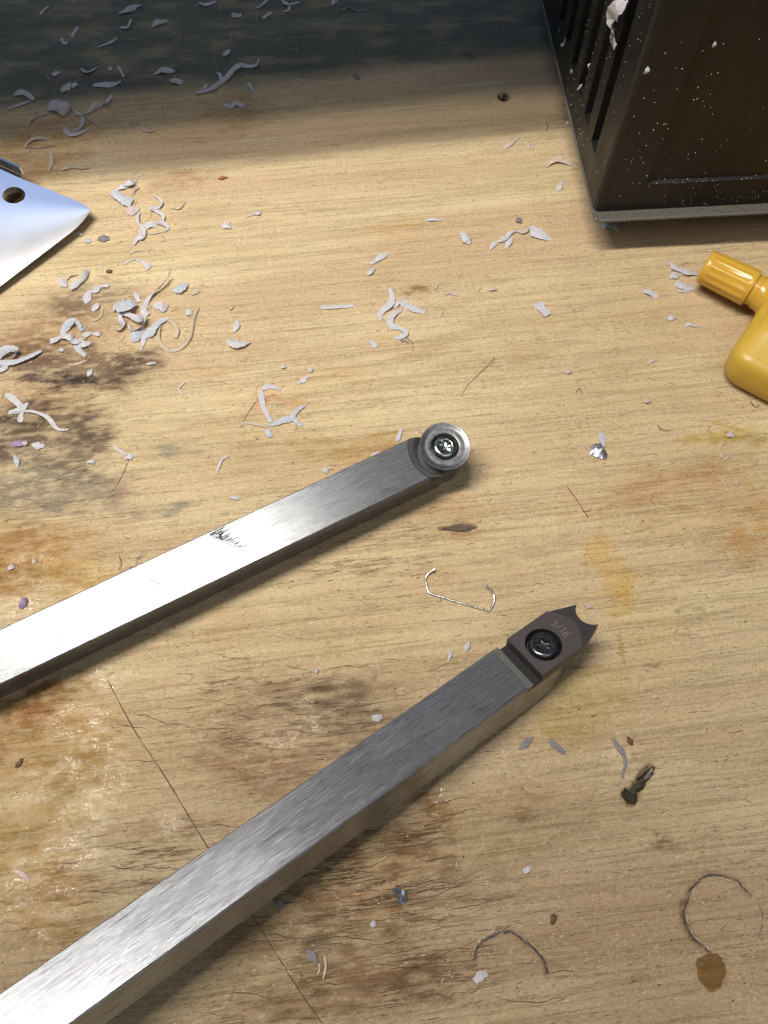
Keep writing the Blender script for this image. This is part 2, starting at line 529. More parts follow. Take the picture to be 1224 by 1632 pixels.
GREY, DARK, AMBER, YEL, OLIVE, RED, BLUE, BROWN = ((0.52, 0.55, 0.62), (0.44, 0.40, 0.40), (0.86, 0.73, 0.47), (0.98, 0.89, 0.58),
    (0.80, 0.78, 0.50), (0.92, 0.68, 0.58), (0.66, 0.74, 0.85), (0.66, 0.58, 0.52))
for s in [
    (140, 480, 80, 32, (.5, .48, .5), .8, 10), (90, 530, 110, 60, BROWN, .75), (120, 588, 130, 40, DARK, .95), (200, 585, 50, 36, DARK, .8), (30, 560, 60, 30, BROWN, .8), (60, 650, 130, 60, BROWN, .7), (90, 606, 80, 12, (0.22, .2, .24), .9, 3),
    (60, 690, 110, 50, (.5, .5, .54), .85), (140, 690, 44, 44, DARK, .8), (60, 780, 140, 48, (.48, .5, .55), .95), (20, 700, 50, 40, DARK, .7), (40, 660, 40, 18, DARK, .7), (110, 740, 60, 34, DARK, .5),
    (280, 722, 46, 18, BLUE, .8), (265, 812, 40, 22, (0.55, .62, .68), .8), (200, 790, 40, 40, (.75, .7, .78), .7), (215, 885, 10, 22, DARK, .8, -30),
    (60, 900, 110, 60, (.74, .62, .38), .9), (20, 880, 60, 60, (0.70, .56, .38), .8), (150, 920, 60, 40, YEL, .7), (120, 850, 70, 30, (.86, .76, .62), .6),
    (60, 1180, 150, 90, AMBER, .7), (110, 1230, 90, 80, (0.80, .72, .50), .8), (40, 1340, 90, 90, AMBER, .75), (20, 1150, 60, 50, (.66, .52, .34), .7),
    (60, 1450, 100, 60, (0.8, .66, .42), .7), (90, 1100, 90, 22, (.55, .42, .26), .8, 20),
    (250, 1330, 80, 40, (.72, .66, .6), .6), (330, 1200, 160, 110, (.86, .82, .78), .6),
    (470, 1140, 150, 70, (.66, .62, .60), .85), (520, 1120, 80, 40, DARK, .45), (430, 1230, 120, 50, (.7, .58, .54), .7), (600, 1120, 80, 60, (.62, .58, .55), .7, 25),
    (705, 1285, 26, 50, (.6, .44, .22), .8, 20), (660, 1350, 70, 60, (.58, .48, .36), .8), (560, 1400, 150, 90, (.66, .54, .42), .8),
    (480, 1500, 160, 60, (.62, .56, .48), .7), (620, 1540, 130, 60, (.62, .52, .42), .7), (430, 1590, 120, 60, (.66, .6, .5), .6), (540, 1600, 160, 40, (.6, .52, .42), .6),
    (760, 1420, 90, 50, (.74, .69, .63), .6), (960, 1420, 320, 210, (.86, .83, .82), .8, 0, .7, 1, .2), (1120, 1560, 180, 100, (.92, .9, .86), .6), (800, 1300, 160, 90, (.8, .76, .70), .6),
    (670, 1570, 40, 60, (.58, .52, .44), .6), (500, 1530, 30, 30, (.6, .62, .62), .7),
    (968, 905, 34, 62, (1.0, .88, .55), .85, 0, .5, .5, .2), (1010, 915, 22, 9, OLIVE, .9), (990, 945, 26, 24, YEL, .7), (920, 1105, 90, 60, OLIVE, .7), (880, 1150, 60, 30, OLIVE, .6), (1030, 990, 60, 60, YEL, .35),
    (1140, 690, 60, 14, (.80, .74, .38), .9, 4), (1190, 700, 50, 16, OLIVE, .8), (640, 362, 50, 14, YEL, .55), (590, 715, 66, 20, (.86, .74, .44), .75, 12), (510, 720, 40, 26, OLIVE, .5),
    (440, 636, 34, 16, RED, .8), (460, 648, 60, 12, RED, .5), (670, 470, 22, 8, (.55, .42, .3), .9), (605, 467, 8, 10, RED, .9), (560, 600, 60, 14, RED, .35), (330, 600, 60, 20, RED, .3),
    (1130, 800, 190, 70, (.90, .80, .68), .75, 6, .8), (960, 800, 120, 24, (.9, .78, .66), .6, 8), (1210, 850, 60, 60, (.90, .76, .58), .7), (1080, 760, 120, 30, (.88, .74, .62), .6, 8), (700, 800, 110, 16, (.94, .8, .66), .5),
    (740, 842, 60, 20, (.8, .66, .52), .6), (690, 930, 50, 20, (.9, .78, .68), .4),
    (280, 290, 60, 16, (.72, .56, .5), .6), (380, 170, 60, 40, (.6, .6, .5), .5), (60, 240, 90, 60, (.8, .62, .42), .7), (270, 190, 200, 40, (.84, .72, .58), .5),
    (850, 560, 60, 16, (.85, .76, .62), .5), (640, 560, 70, 24, (.86, .76, .64), .5), (470, 640, 160, 80, (.93, .88, .8), .5), (350, 700, 200, 90, (.9, .86, .8), .5), (760, 90, 14, 9, (.4, .32, .2), .9),
 (180, 420, 60, 20, (.9, .84, .7), .4),
    (900, 700, 120, 50, (.95, .95, .88), .5), (610, 1000, 140, 60, (.9, .85, .77), .5), (1130, 1547, 26, 30, (.62, .5, .26), .7, 0, .3, .3, .2),
    (1085, 1352, 26, 8, (.5, .36, .3), .8), (830, 1010, 40, 12, GREY, .3), (370, 1010, 40, 40, (.9, .8, .65), .4), (832, 1305, 20, 8, (.7, .6, .45), .6),
    (1105, 970, 14, 9, (.6, .6, .4), .7), (1030, 1055, 20, 14, (.6, .54, .5), .6), (990, 1030, 4, 30, (.72, .64, .4), .8, -4, .5, .1),
]:
    add_stain(*s)
back = smooth(270, 284, Y - 0.138 * (X + 47) + WY * .2)[..., None] * (0.72 + .28 * smooth(.2, .6, fbm(X * .08, Y * .2, 35)))[..., None]  # shade painted into the back strip's wood colour, following the shelf's shadow
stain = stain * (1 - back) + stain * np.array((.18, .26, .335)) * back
# light's fall-off towards the front edge, painted as darker, slightly greyer wood
front = smooth(90, -30, Y)[..., None] * 0.85
stain = stain * (1 - front) + stain * np.array((.66, .64, .63)) * front

for (px, py, rx, ry, k) in [(120, 1150, 70, 26, .8), (150, 1240, 60, 90, .9), (60, 1260, 70, 60, .5), (110, 1340, 60, 60, .9), (40, 1420, 60, 70, .7), (180, 1075, 30, 20, .9), (35, 1490, 40, 24, .8),
                          (90, 1430, 50, 40, .6), (440, 1180, 46, 26, .8), (510, 1155, 16, 26, .8), (490, 1125, 30, 14, .5), (705, 1255, 14, 30, .8), (716, 1297, 22, 14, 1.0), (40, 960, 50, 40, .8), (150, 930, 50, 40, .45),
                          (1210, 1600, 30, 30, .8), (1160, 1570, 40, 40, .3), (250, 1310, 60, 24, .45), (60, 910, 70, 40, .4), (1133, 1548, 22, 26, .8), (980, 1210, 40, 60, .3), (760, 1210, 50, 24, .4), (20, 1100, 40, 10, .7)]:
    gloss = np.maximum(gloss, k * blob(px, py, rx, ry, 0, 0.7, 0.7) * smooth(0.30, 0.62, fbm(X * 0.3, Y * 0.5, 41)))
gloss = np.maximum(gloss, 0.10 * smooth(120, 0, Y))
# raised varnish runs
Z += gloss * 0.25 * fbm(X * 0.25, Y * 0.3, 51)

for (px, py, rx, ry, k) in [(540, 1420, 170, 80, 1), (430, 1140, 160, 70, .85), (300, 1380, 180, 60, .8), (650, 1330, 80, 50, .9), (560, 900, 90, 70, .5), (620, 1560, 180, 70, .6), (300, 1520, 140, 60, .3), (120, 1400, 120, 50, .5), (660, 870, 60, 50, .6), (430, 1620, 100, 40, .7), (1180, 880, 60, 50, .3)]:
    crack = np.maximum(crack, k * blob(px, py, rx, ry, 0, 0.8, 1.0))


def stroke(pts, width, depth, col, k=1.0, closed=False):
    """press a mark into the top along a line of photograph points: lowers it and darkens the wood"""
    global stain, Z
    P = [at(*q) for q in pts]
    P = catmull([Vector((p.x, p.y, 0)) for p in P], 5)
    D = np.full(X.shape, 1e9)
    x0, x1 = min(p.x for p in P) - 6, max(p.x for p in P) + 6
    y0, y1 = min(p.y for p in P) - 6, max(p.y for p in P) + 6
    i0, i1 = np.searchsorted(xs, x0), np.searchsorted(xs, x1)
    j0, j1 = np.searchsorted(ys, y0), np.searchsorted(ys, y1)
    sx, sy = X[j0:j1, i0:i1], Y[j0:j1, i0:i1]
    d = np.full(sx.shape, 1e9)
    for a, b in zip(P[:-1], P[1:]):
        ab = b - a; L = max(ab.length_squared, 1e-9)
        t = np.clip(((sx - a.x) * ab.x + (sy - a.y) * ab.y) / L, 0, 1)
        d = np.minimum(d, np.hypot(sx - a.x - t * ab.x, sy - a.y - t * ab.y))
    d = d + (fbm(sx * 0.8, sy * 0.8, 77) - 0.5) * width * 0.9
    m = (1 - smooth(width * 0.3, width, d)) * k
    Z[j0:j1, i0:i1] -= m * depth
    s = stain[j0:j1, i0:i1]
    stain[j0:j1, i0:i1] = s * (1 - m[..., None]) + s * np.array(col) * m[..., None]


# gouge, knot and the two ring dents
stroke([(1036, 1226), (1022, 1246), (1006, 1268)], 1.9, 1.3, (.5, .42, .3))
stroke([(1003, 1268), (1005, 1273)], 2.2, 1.5, (.5, .42, .3))
stroke([(702, 843), (720, 842), (738, 840), (758, 839)], 0.9, 0.4, (.25, .2, .15))
stroke([(728, 841), (745, 840)], 2.0, 0.3, (.55, .45, .36))
RING1 = [(755, 1538), (762, 1508), (782, 1493), (804, 1485), (827, 1493), (852, 1513), (867, 1533), (872, 1553)]
RING2 = [(1194, 1425), (1172, 1403), (1132, 1395), (1104, 1413), (1094, 1438), (1091, 1463), (1104, 1493), (1122, 1510), (1137, 1523)]
stroke(RING1, 1.1, 0.3, (.62, .56, .53), .7)
stroke(RING2, 1.1, 0.3, (.64, .57, .55), .65)
stroke([(1090, 1440), (1092, 1466), (1106, 1496)], 1.3, 0.3, (.55, .48, .5), .7)
stroke([(440, 850), (437, 890)], 0.8, 0.2, (.6, .5, .5))
# nail hole near the black case
hc = at(803, 155)
dh = np.hypot(X - hc.x, (Y - hc.y)) + (fbm(X * 1.2, Y * 1.2, 91) - 0.5) * 1.2
Z -= 9.0 * (dh < 1.95)
stain[dh < 2.1] *= 0.04  # shade inside the hole, painted near-black into the wood colour

verts = np.stack([X, Y, Z], -1).reshape(-1, 3) * MM
ny, nx = X.shape
idx = np.arange(nx * ny).reshape(ny, nx)
quads = np.stack([idx[:-1, :-1], idx[:-1, 1:], idx[1:, 1:], idx[1:, :-1]], -1).reshape(-1, 4)
me = bpy.data.meshes.new('workbench')
nv0 = len(verts)
# underside and edges of the slab, 30 mm thick
rim = np.concatenate([idx[0, :], idx[1:, -1], idx[-1, -2::-1], idx[-2:0:-1, 0]])
low = verts[rim].copy(); low[:, 2] = -0.030
allv = np.concatenate([verts, low])
m_ = len(rim)
side = [(int(rim[i]), int(rim[(i + 1) % m_]), nv0 + (i + 1) % m_, nv0 + i)[::-1] for i in range(m_)]
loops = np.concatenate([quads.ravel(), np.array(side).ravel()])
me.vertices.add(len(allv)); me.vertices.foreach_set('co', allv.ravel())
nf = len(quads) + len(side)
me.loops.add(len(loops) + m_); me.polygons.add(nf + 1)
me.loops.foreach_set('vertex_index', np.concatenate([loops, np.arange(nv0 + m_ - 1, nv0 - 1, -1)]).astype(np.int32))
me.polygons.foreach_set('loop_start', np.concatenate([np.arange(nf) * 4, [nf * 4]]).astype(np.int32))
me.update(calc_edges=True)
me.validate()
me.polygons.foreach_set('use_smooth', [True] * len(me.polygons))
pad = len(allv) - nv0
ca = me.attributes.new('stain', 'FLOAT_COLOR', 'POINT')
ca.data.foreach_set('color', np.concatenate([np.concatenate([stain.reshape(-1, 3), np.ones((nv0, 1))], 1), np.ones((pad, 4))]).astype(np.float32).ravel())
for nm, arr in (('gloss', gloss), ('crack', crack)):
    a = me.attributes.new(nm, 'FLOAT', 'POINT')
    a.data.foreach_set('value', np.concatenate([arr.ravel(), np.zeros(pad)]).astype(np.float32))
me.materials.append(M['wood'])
bench = bpy.data.objects.new('workbench', me)
COL.objects.link(bench)
tag(bench, kind='structure')


def ztop(x, y):
    i = min(max(np.searchsorted(xs, x), 0), nx - 1); j = min(max(np.searchsorted(ys, y), 0), ny - 1)
    return float(Z[j, i])


rnd = random.Random(3)


def slivers(name, mat, items, z=0.03):
    """thin tapered slivers lying along the wood: items = (x, y, length, width, angle)"""
    v, f = [], []
    for (x, y, L, wd, a) in items:
        n = max(2, int(L / 1.2))
        k = len(v)
        bend = rnd.uniform(-.3, .3); px_, py_ = x, y
        for i in range(n + 1):
            t = i / n
            ww = wd * (0.25 + 0.75 * math.sin(math.pi * min(max(t, .06), .94))) * rnd.uniform(.55, 1.2) * 0.5
            aa = a + bend * (t - .5) + rnd.uniform(-.28, .28)
            zz = ztop(px_, py_) + z
            v += [(px_ - math.sin(aa) * ww, py_ + math.cos(aa) * ww, zz), (px_ + math.sin(aa) * ww, py_ - math.cos(aa) * ww, zz)]
            px_ += math.cos(aa) * L / n; py_ += math.sin(aa) * L / n
        for i in range(n):
            f.append((k + 2 * i, k + 2 * i + 1, k + 2 * i + 3, k + 2 * i + 2))
    o = Geo().add(v, f).build(name, mat, bench)
    return tag(o, kind='stuff')


def scatter(n, px0, py0, px1, py1):
    out = []
    for _ in range(n):
        p = at(rnd.uniform(px0, px1), rnd.uniform(py0, py1))
        out.append((p.x, p.y))
    return out


GA = math.radians(6)
items = []
for (x, y) in scatter(1100, -20, 30, 1244, 1650):
    items.append((x, y, rnd.uniform(.5, 2.0), rnd.uniform(.08, .2), GA + rnd.gauss(0, .25)))
for (x, y) in scatter(160, -20, 200, 1244, 1650):
    items.append((x, y, rnd.uniform(2, 6), rnd.uniform(.10, .2), GA + rnd.gauss(0, .05)))
for (cx_, cy_, sx_, sy_, n_) in [(510, 1420, 130, 60, 90), (450, 1140, 110, 45, 60), (620, 1370, 50, 40, 30), (570, 890, 60, 40, 26), (640, 870, 50, 40, 20), (300, 1380, 100, 30, 40), (620, 1560, 110, 40, 40), (110, 585, 60, 30, 60), (90, 700, 60, 60, 60), (60, 780, 60, 30, 50)]:
    for _ in range(n_):
        p = at(rnd.gauss(cx_, sx_), rnd.gauss(cy_, sy_))
        items.append((p.x, p.y, rnd.uniform(2.5, 15) if cy_ > 1000 else rnd.uniform(1, 4), rnd.uniform(.10, .26), rnd.gauss(math.radians(1 if cy_ > 1000 else 6), .07) + .16 * math.sin(p.x * .06 + 1)))
slivers('wood_check', M['crack'], items)
slivers('wood_fibre', M['fibre'], [(x, y, rnd.uniform(.4, 1.2), rnd.uniform(.07, .15), GA + rnd.gauss(0, .6)) for (x, y) in scatter(1700, -20, 190, 1244, 1650)], 0.05)
slivers('dirty_fibre', M['fibre_dark'], [(x, y, rnd.uniform(.5, 2.0), rnd.uniform(.12, .3), GA + rnd.gauss(0, .5)) for (x, y) in scatter(1600, -20, 30, 1244, 1650)], 0.04)


def mark(name, label, pts, wd, mat):
    P = catmull([Vector((*at(*q).xy, 0)) for q in pts], 8)
    v, f = [], []
    for k, p in enumerate(P):
        t = P[min(k + 1, len(P) - 1)] - P[max(k - 1, 0)]
        s = Vector((-t.y, t.x, 0)).normalized() * wd * 0.5 * rnd.uniform(.5, 1.3)
        z = ztop(p.x, p.y) + 0.06
        v += [(p.x + s.x, p.y + s.y, z), (p.x - s.x, p.y - s.y, z)]
        if k: f.append((2 * k - 2, 2 * k - 1, 2 * k + 1, 2 * k))
    o = Geo().add(v, f).build(name, mat, bench)
    return tag(o, label)


mark('scribed_line', 'fine dark diagonal line crossing the bench under the lower tool', [(172, 1085), (215, 1165), (262, 1236), (331, 1350), (404, 1462), (440, 1520), (480, 1583), (520, 1640)], 0.24, M['crack'])
mark('scratch', 'dark slanting scratch beside the bent shaving', [(413, 633), (398, 655), (384, 678)], 0.22, M['crack'])
mark('scratch', 'thin curved scratch on the left', [(206, 732), (196, 755), (185, 775), (175, 787)], 0.2, M['crack'])
mark('scratch', 'faint red line on the right', [(903, 775), (918, 795), (938, 826)], 0.3, M['red'])


def ring_dent(label, pts, more, seed):
    """pressed ring: many short torn scratches that wander about the line, pale torn fibre along its outer side"""
    r = random.Random(seed)
    for mat, n, lo, hi, off in ((M['ring'], 84, .08, .27, 0.0), (M['fibre'], 18, .06, .12, 0.5)):
        P = catmull([Vector((*at(*q).xy, 0)) for q in pts], 12)
        Q = catmull([Vector((*at(*q).xy, 0)) for q in more], 12) if more else []
        v, f = [], []
        for k in range(n + (15 if Q and off == 0 else 0)):
            src = P if k < n else Q
            a = r.randrange(0, len(src) - 4); m = r.randrange(3, 10)
            o = r.gauss(off, .16) ; wd = r.uniform(lo, hi) * (1.0 if k < n else .6)
            seg = src[a:a + m]
            for i, p in enumerate(seg):
                tq = seg[min(i + 1, len(seg) - 1)] - seg[max(i - 1, 0)]
                if tq.length < 1e-6: tq = Vector((1, 0, 0))
                sd = Vector((-tq.y, tq.x, 0)).normalized()
                c_ = p + sd * (o + r.uniform(-.06, .06)); hw = wd * .5 * (0.3 + .7 * math.sin(math.pi * (i + .5) / len(seg))) * r.uniform(.6, 1.3)
                z = ztop(c_.x, c_.y) + 0.05 + k * .0006
                v += [tuple(c_ + sd * hw + Vector((0, 0, z))), tuple(c_ - sd * hw + Vector((0, 0, z)))]
                if i: f.append((len(v) - 4, len(v) - 3, len(v) - 1, len(v) - 2))
        if off == 0: o_ = tag(Geo().add(v, f).build('ring_dent', mat, bench), label)
        else: Geo().add(v, f).build('torn_fibre', mat, o_)


ring_dent('arched dark dent near the front', RING1, None, 4)
ring_dent('open curved dent on the right', RING2, [(1194, 1425), (1212, 1450), (1214, 1480), (1200, 1510), (1170, 1528), (1140, 1525)], 5)


def pit(name, label, pts, depth, mat, jag=.12, seed=1):
    """an irregular hole: rim on the surface, floor below it"""
    r = random.Random(seed)
    P = [Vector((*at(*q).xy, 0)) for q in pts]
    P = catmull(P + [P[0]], 4)[:-1]
    c = sum(P, Vector()) / len(P)
    n = len(P); v, f = [], []
    for k, (sc, dz) in enumerate(((1.0, .05), (.86, -.35 * depth), (.5, -depth))):
        for p in P:
            q = c + (p - c) * sc * (1 + r.uniform(-jag, jag))
            v.append((q.x, q.y, dz if k else max(.05, ztop(q.x, q.y) + .05)))
    for k in range(2):
        for i in range(n):
            j = (i + 1) % n
            f.append((k * n + i, k * n + j, (k + 1) * n + j, (k + 1) * n + i))
    f.append(tuple(range(2 * n, 3 * n)))
    return tag(Geo().add(v, f).build(name, mat, bench), label)


pit('gouge', 'dark glossy torn gouge in front right', [(1043, 1219), (1041, 1234), (1030, 1245), (1025, 1257), (1013, 1263), (1016, 1277), (1006, 1281), (996, 1272), (990, 1266), (999, 1254), (1006, 1250), (1014, 1240), (1021, 1237), (1033, 1227)], .9, M['pit'], .10, 3)
pit('nail_hole', 'round dark hole beside the black case', [(794, 153), (799, 148), (806, 149), (812, 153), (811, 159), (804, 162), (796, 160)], 7.0, M['recess'], .05, 5)
pit('knot', 'small dark spindle-shaped knot between the tools', [(703, 843), (722, 837), (735, 835), (747, 837), (760, 840), (748, 846), (736, 848), (722, 846)], .12, M['knot'], .10, 7)

# ------------------------------------------------------------------ shelf board over the back of the bench (it throws the shade)
g = Geo()
sa = math.radians(7.2)
Pm = Vector((0, 191.5, 300))


def sh(u, v, z): return (Pm.x + u * math.cos(sa) - v * math.sin(sa), Pm.y + u * math.sin(sa) + v * math.cos(sa), z)


for (u0, u1, v0, v1, z0, z1) in [(-420, 420, 0, 155, 300, 316)]:
    vv = [sh(u0, v0, z0), sh(u1, v0, z0), sh(u1, v1, z0), sh(u0, v1, z0), sh(u0, v0, z1), sh(u1, v0, z1), sh(u1, v1, z1), sh(u0, v1, z1)]
    g.add(vv, [(0, 3, 2, 1), (4, 5, 6, 7), (0, 1, 5, 4), (1, 2, 6, 5), (2, 3, 7, 6), (3, 0, 4, 7)])
shelf = g.build('shelf', M['shelf'])
tag(shelf, kind='structure')

# ------------------------------------------------------------------ the two turning tools
W = 12.7


def tool_matrix(x, y, yaw, pitch, roll):
    d = Vector((math.cos(yaw) * math.cos(pitch), math.sin(yaw) * math.cos(pitch), -math.sin(pitch)))
    n = Vector((math.sin(yaw), -math.cos(yaw), 0))
    u = n.cross(d)
    if u.z < 0: u = -u
    n2 = n * math.cos(roll) + u * math.sin(roll)
    u2 = u * math.cos(roll) - n * math.sin(roll)
    z = max(0.0, -W * math.sin(roll)) + 0.12
    yv = -n2
    return Matrix(((d.x, yv.x, u2.x, x * MM), (d.y, yv.y, u2.y, y * MM), (d.z, yv.z, u2.z, z * MM), (0, 0, 0, 1)))


def flip(poly): return [(s, -t) for s, t in poly]


# --- tool with the round cutter
m1 = tool_matrix(6.09, 110.16, 0.4771, 0.0, -0.1602)
t1 = thing('turning_tool', 'square steel bar tool with round cutter, lying behind the other', 'lathe tool', m1, 'square bar turning tools on the bench')
CX, CT = 7.96, 6.4
ZS = W - 4.2
g = Geo()
rows = [(10.1, W), (8.9, W - 1.0), (7.7, W - 2.6), (7.3, ZS)]


def arc(R, n=18):
    h0 = math.asin(min(1, CT / R)); h1 = math.asin(min(1, (W - CT) / R))
    return [(CX - R * math.cos(a), CT + R * math.sin(a)) for a in [(-h0 + (h0 + h1) * i / n) for i in range(n + 1)]]


up = [(-230, 0)] + arc(10.1) + [(-230, W)]
prism(g, flip(up), ZS, W, 0.28)
lowp = [(-230, 0), (4.0, 0)] + [(CX + 6.1 * math.cos(a), CT + 6.1 * math.sin(a)) for a in [math.radians(-112 + 224 * i / 20) for i in range(21)]] + [(4.0, W), (-230, W)]
prism(g, flip(lowp), 0, ZS, 0)
shank1 = g.build('shank', M['steel_far'], t1, angle=35)
g = Geo()
v, f = [], []
for k, (R, z) in enumerate(rows):
    for (s, t) in arc(R): v.append((s, -t, z - (0.02 if k == 0 else 0)))
for k in range(len(rows) - 1):
    for i in range(18):
        f.append((k * 19 + i, k * 19 + i + 1, (k + 1) * 19 + i + 1, (k + 1) * 19 + i))
for e in (0, 18):
    f.append((e, 19 + e, 38 + e, 57 + e))
g.add(v, f)
g.build('pocket', M['milled'], t1, angle=40)
# round insert
g = Geo()
prof = [(4.6, ZS + .03), (6.35, W - 1.2), (6.95, W - .25), (7.05, W + .12), (6.98, W + .2), (6.5, W + .16), (6.2, W - .05), (5.2, W - .12), (4.15, W + .02), (3.95, W - .05), (3.7, W - .7), (3.3, W - 1.6)]
lathe(g, prof, CX, -CT, 64)
g.build('round_cutter', M['carbide'], t1, angle=38)


def torx(k_from, amp): return lambda k, a: (amp * math.cos(6 * a) if k >= k_from else 0)


g = Geo()
lathe(g, [(3.0, W - 2.6), (3.35, W - 1.0), (3.3, W - .45), (3.0, W - .1), (2.5, W + .08), (2.1, W + .1), (1.95, W + .02), (1.75, W - .15), (1.65, W - 1.3), (0.9, W - 1.5)], CX, -CT, 60, torx(7, .22))
g.build('screw', M['screw'], t1, angle=40)
# worn black print across the bar
g = Geo()
r2 = random.Random(5)
for i in range(26):
    u = i / 25
    s0, t0 = -58.6 + 4.2 * u + r2.uniform(-.3, .3), 0.55 + 7.0 * u
    for _ in range(2 if u < .45 else 1):
        L, hw = r2.uniform(1.0, 2.8) * (1.25 - .75 * u), r2.uniform(.08, .14)
        a0 = s0 + r2.uniform(-1.0, 1.0)
        tt = t0 + r2.uniform(-.12, .12)
        g.add([(a0, -tt - hw, W + .012), (a0 + L, -tt - hw * .6, W + .012), (a0 + L, -tt + hw, W + .012), (a0, -tt + hw * .6, W + .012)], [(0, 1, 2, 3)])
for i in range(7):
    tt = 4.6 + i * .42
    a0 = -77.5 + i * .25 + r2.uniform(-.2, .2); L = r2.uniform(.25, .9)
    g.add([(a0, -tt - .05, W + .012), (a0 + L, -tt - .09, W + .012), (a0 + L, -tt + .09, W + .012), (a0, -tt + .08, W + .012)], [(0, 1, 2, 3)])
g.build('worn_print', M['ink'], t1)

# --- tool with the notched cutter
m2 = tool_matrix(26.4, 46.45, 0.603, 0.1203, 0.2278)
t2 = thing('turning_tool', 'square steel bar tool with dark notched cutter, nearest the camera', 'lathe tool', m2, 'square bar turning tools on the bench')
ZS2 = W - 2.7
g = Geo()
prism(g, flip([(-170, 0), (0, 0), (0, W), (-170, W)]), ZS2, W, 0.32)
prism(g, flip([(-170, 0), (9.0, 0), (15.2, 1.4), (16.0, 2.6), (16.0, W - 2.6), (15.2, W - 1.4), (9.0, W), (-170, W)]), 0, ZS2, 0)
g.build('shank', M['steel'], t2, angle=35)
g = Geo()
g.add([(0.0, -.02, W - .34), (0.0, -W + .02, W - .34), (1.9, -W + .02, W - .75), (1.9, -.02, W - .75), (2.1, -.02, ZS2 + .02), (2.1, -W + .02, ZS2 + .02)],
      [(0, 1, 2, 3), (3, 2, 5, 4)])
g.add([(0.0, -.02, W - .34), (1.9, -.02, W - .75), (2.1, -.02, ZS2 + .02), (0.0, -.02, ZS2 + .02), (0.0, -W + .02, W - .34), (1.9, -W + .02, W - .75), (2.1, -W + .02, ZS2 + .02), (0.0, -W + .02, ZS2 + .02)], [(0, 1, 2, 3), (4, 5, 6, 7)])
g.build('shoulder', M['dull'], t2)
g = Geo()
prism(g, flip([(2.15, .03), (4.9, .03), (4.9, W - .03), (2.15, W - .03)]), ZS2 + .01, ZS2 + .05)
g.build('seat_gap_shade', M['recess'], t2)  # thin dark sheet over the seat floor, painting in the gap's shade
cut = thing  # (no extra objects)
HC = W + .6
hole = [(10.6 + 4.5 * math.cos(2 * math.pi * i / 40), -(6.6 + 4.5 * math.sin(2 * math.pi * i / 40))) for i in range(40)]
# notch arc between the two prongs
ncx, ncy, nr_ = 27.0, 6.65, 3.95
a0 = math.atan2(2.94 + .1 - ncy, 25.5 - ncx); a1 = math.atan2(10.3 - ncy, 25.6 - ncx)
a0, a1 = a0 % (2 * math.pi), a1 % (2 * math.pi)
notch = [(ncx + nr_ * math.cos(a0 + (a1 - a0) * i / 14), ncy + nr_ * math.sin(a0 + (a1 - a0) * i / 14)) for i in range(15)]
outline = [(4.7, 0), (18.0, 0), (18.9, .5)] + notch + [(18.7, W), (4.7, W)]
fa = [(18.0 + 3.2 * math.sin(math.pi * (i / 12)), .02 + (W - .04) * i / 12) for i in range(13)]
g = Geo()
prism(g, flip([(4.72, .02)] + fa + [(4.72, W - .02)]), HC - .45, HC, 0.12, hole, HC - 2.2, False)
body = g.build('notched_cutter', M['dark_cutter'], t2, angle=35)
g = Geo()
prism(g, flip(outline), ZS2 + .03, HC - .46, 0.0, hole, ZS2 + .2)
lowc = g.build('ground_edge', M['ground_cutter'], body, angle=35)
g = Geo()
lathe(g, [(4.47, HC - .1), (4.4, HC - .5), (3.9, HC - 2.0)], 10.6, -6.6, 40, None, False)
g.build('countersink', M['recess'], body, smooth=True)
g = Geo()
lathe(g, [(3.3, HC - 2.0), (3.6, HC - .9), (3.58, HC - .3), (3.35, HC + .15), (2.95, HC + .38), (2.6, HC + .40), (2.45, HC + .25), (2.35, HC + .05), (1.72, HC + .0), (1.6, HC - 1.3), (.8, HC - 1.5)], 10.6, -6.6, 60, torx(8, .24))
g.build('screw', M['black_screw'], t2, angle=40)


def strokes(glyphs, wd, z):
    g = Geo()
    for pl in glyphs:
        for (a, b) in zip(pl[:-1], pl[1:]):
            a, b = Vector(a), Vector(b)
            t = (b - a)
            if t.length < 1e-6: continue
            t.normalize(); nn = Vector((-t.y, t.x)) * wd * .5
            q = [a - t * wd * .3 + nn, a - t * wd * .3 - nn, b + t * wd * .3 - nn, b + t * wd * .3 + nn]
            g.add([(p.x, p.y, z) for p in q], [(0, 1, 2, 3)])
            z += .0006
    return g


def glyph(ch):
    c = lambda cx, cy, r, a0, a1, n=10: [(cx + r * math.cos(math.radians(a0 + (a1 - a0) * i / n)), cy + r * 1.0 * math.sin(math.radians(a0 + (a1 - a0) * i / n))) for i in range(n + 1)]
    if ch == '3': return [c(.5, 1.45, .42, 150, -80) + c(.5, .55, .5, 85, -150)]
    if ch == '/': return [[(.15, -.1), (.95, 2.05)]]
    if ch == '1': return [[(.25, 1.55), (.55, 1.95), (.55, 0)]]
    if ch == '6': return [[(.85, 1.85), (.45, 1.6), (.12, .95)] + c(.55, .5, .45, 160, 520, 16)]


gl_ = []
xo = 3.2
for ch, adv in (('3', 1.45), ('/', 1.3), ('1', 1.25), ('6', 1.4)):
    for pl in glyph(ch):
        # text runs across the plate (+t), its top points to the tip (+s); follows the rounded front a little
        gl_.append([(15.55 + .9 * math.sin(math.pi * (xo + x) / W) - .25 + y * 1.02, -(xo + x * 1.08)) for x, y in pl])
    xo += adv
strokes(gl_, .17, HC + .012).build('size_mark', M['engrave'], body)

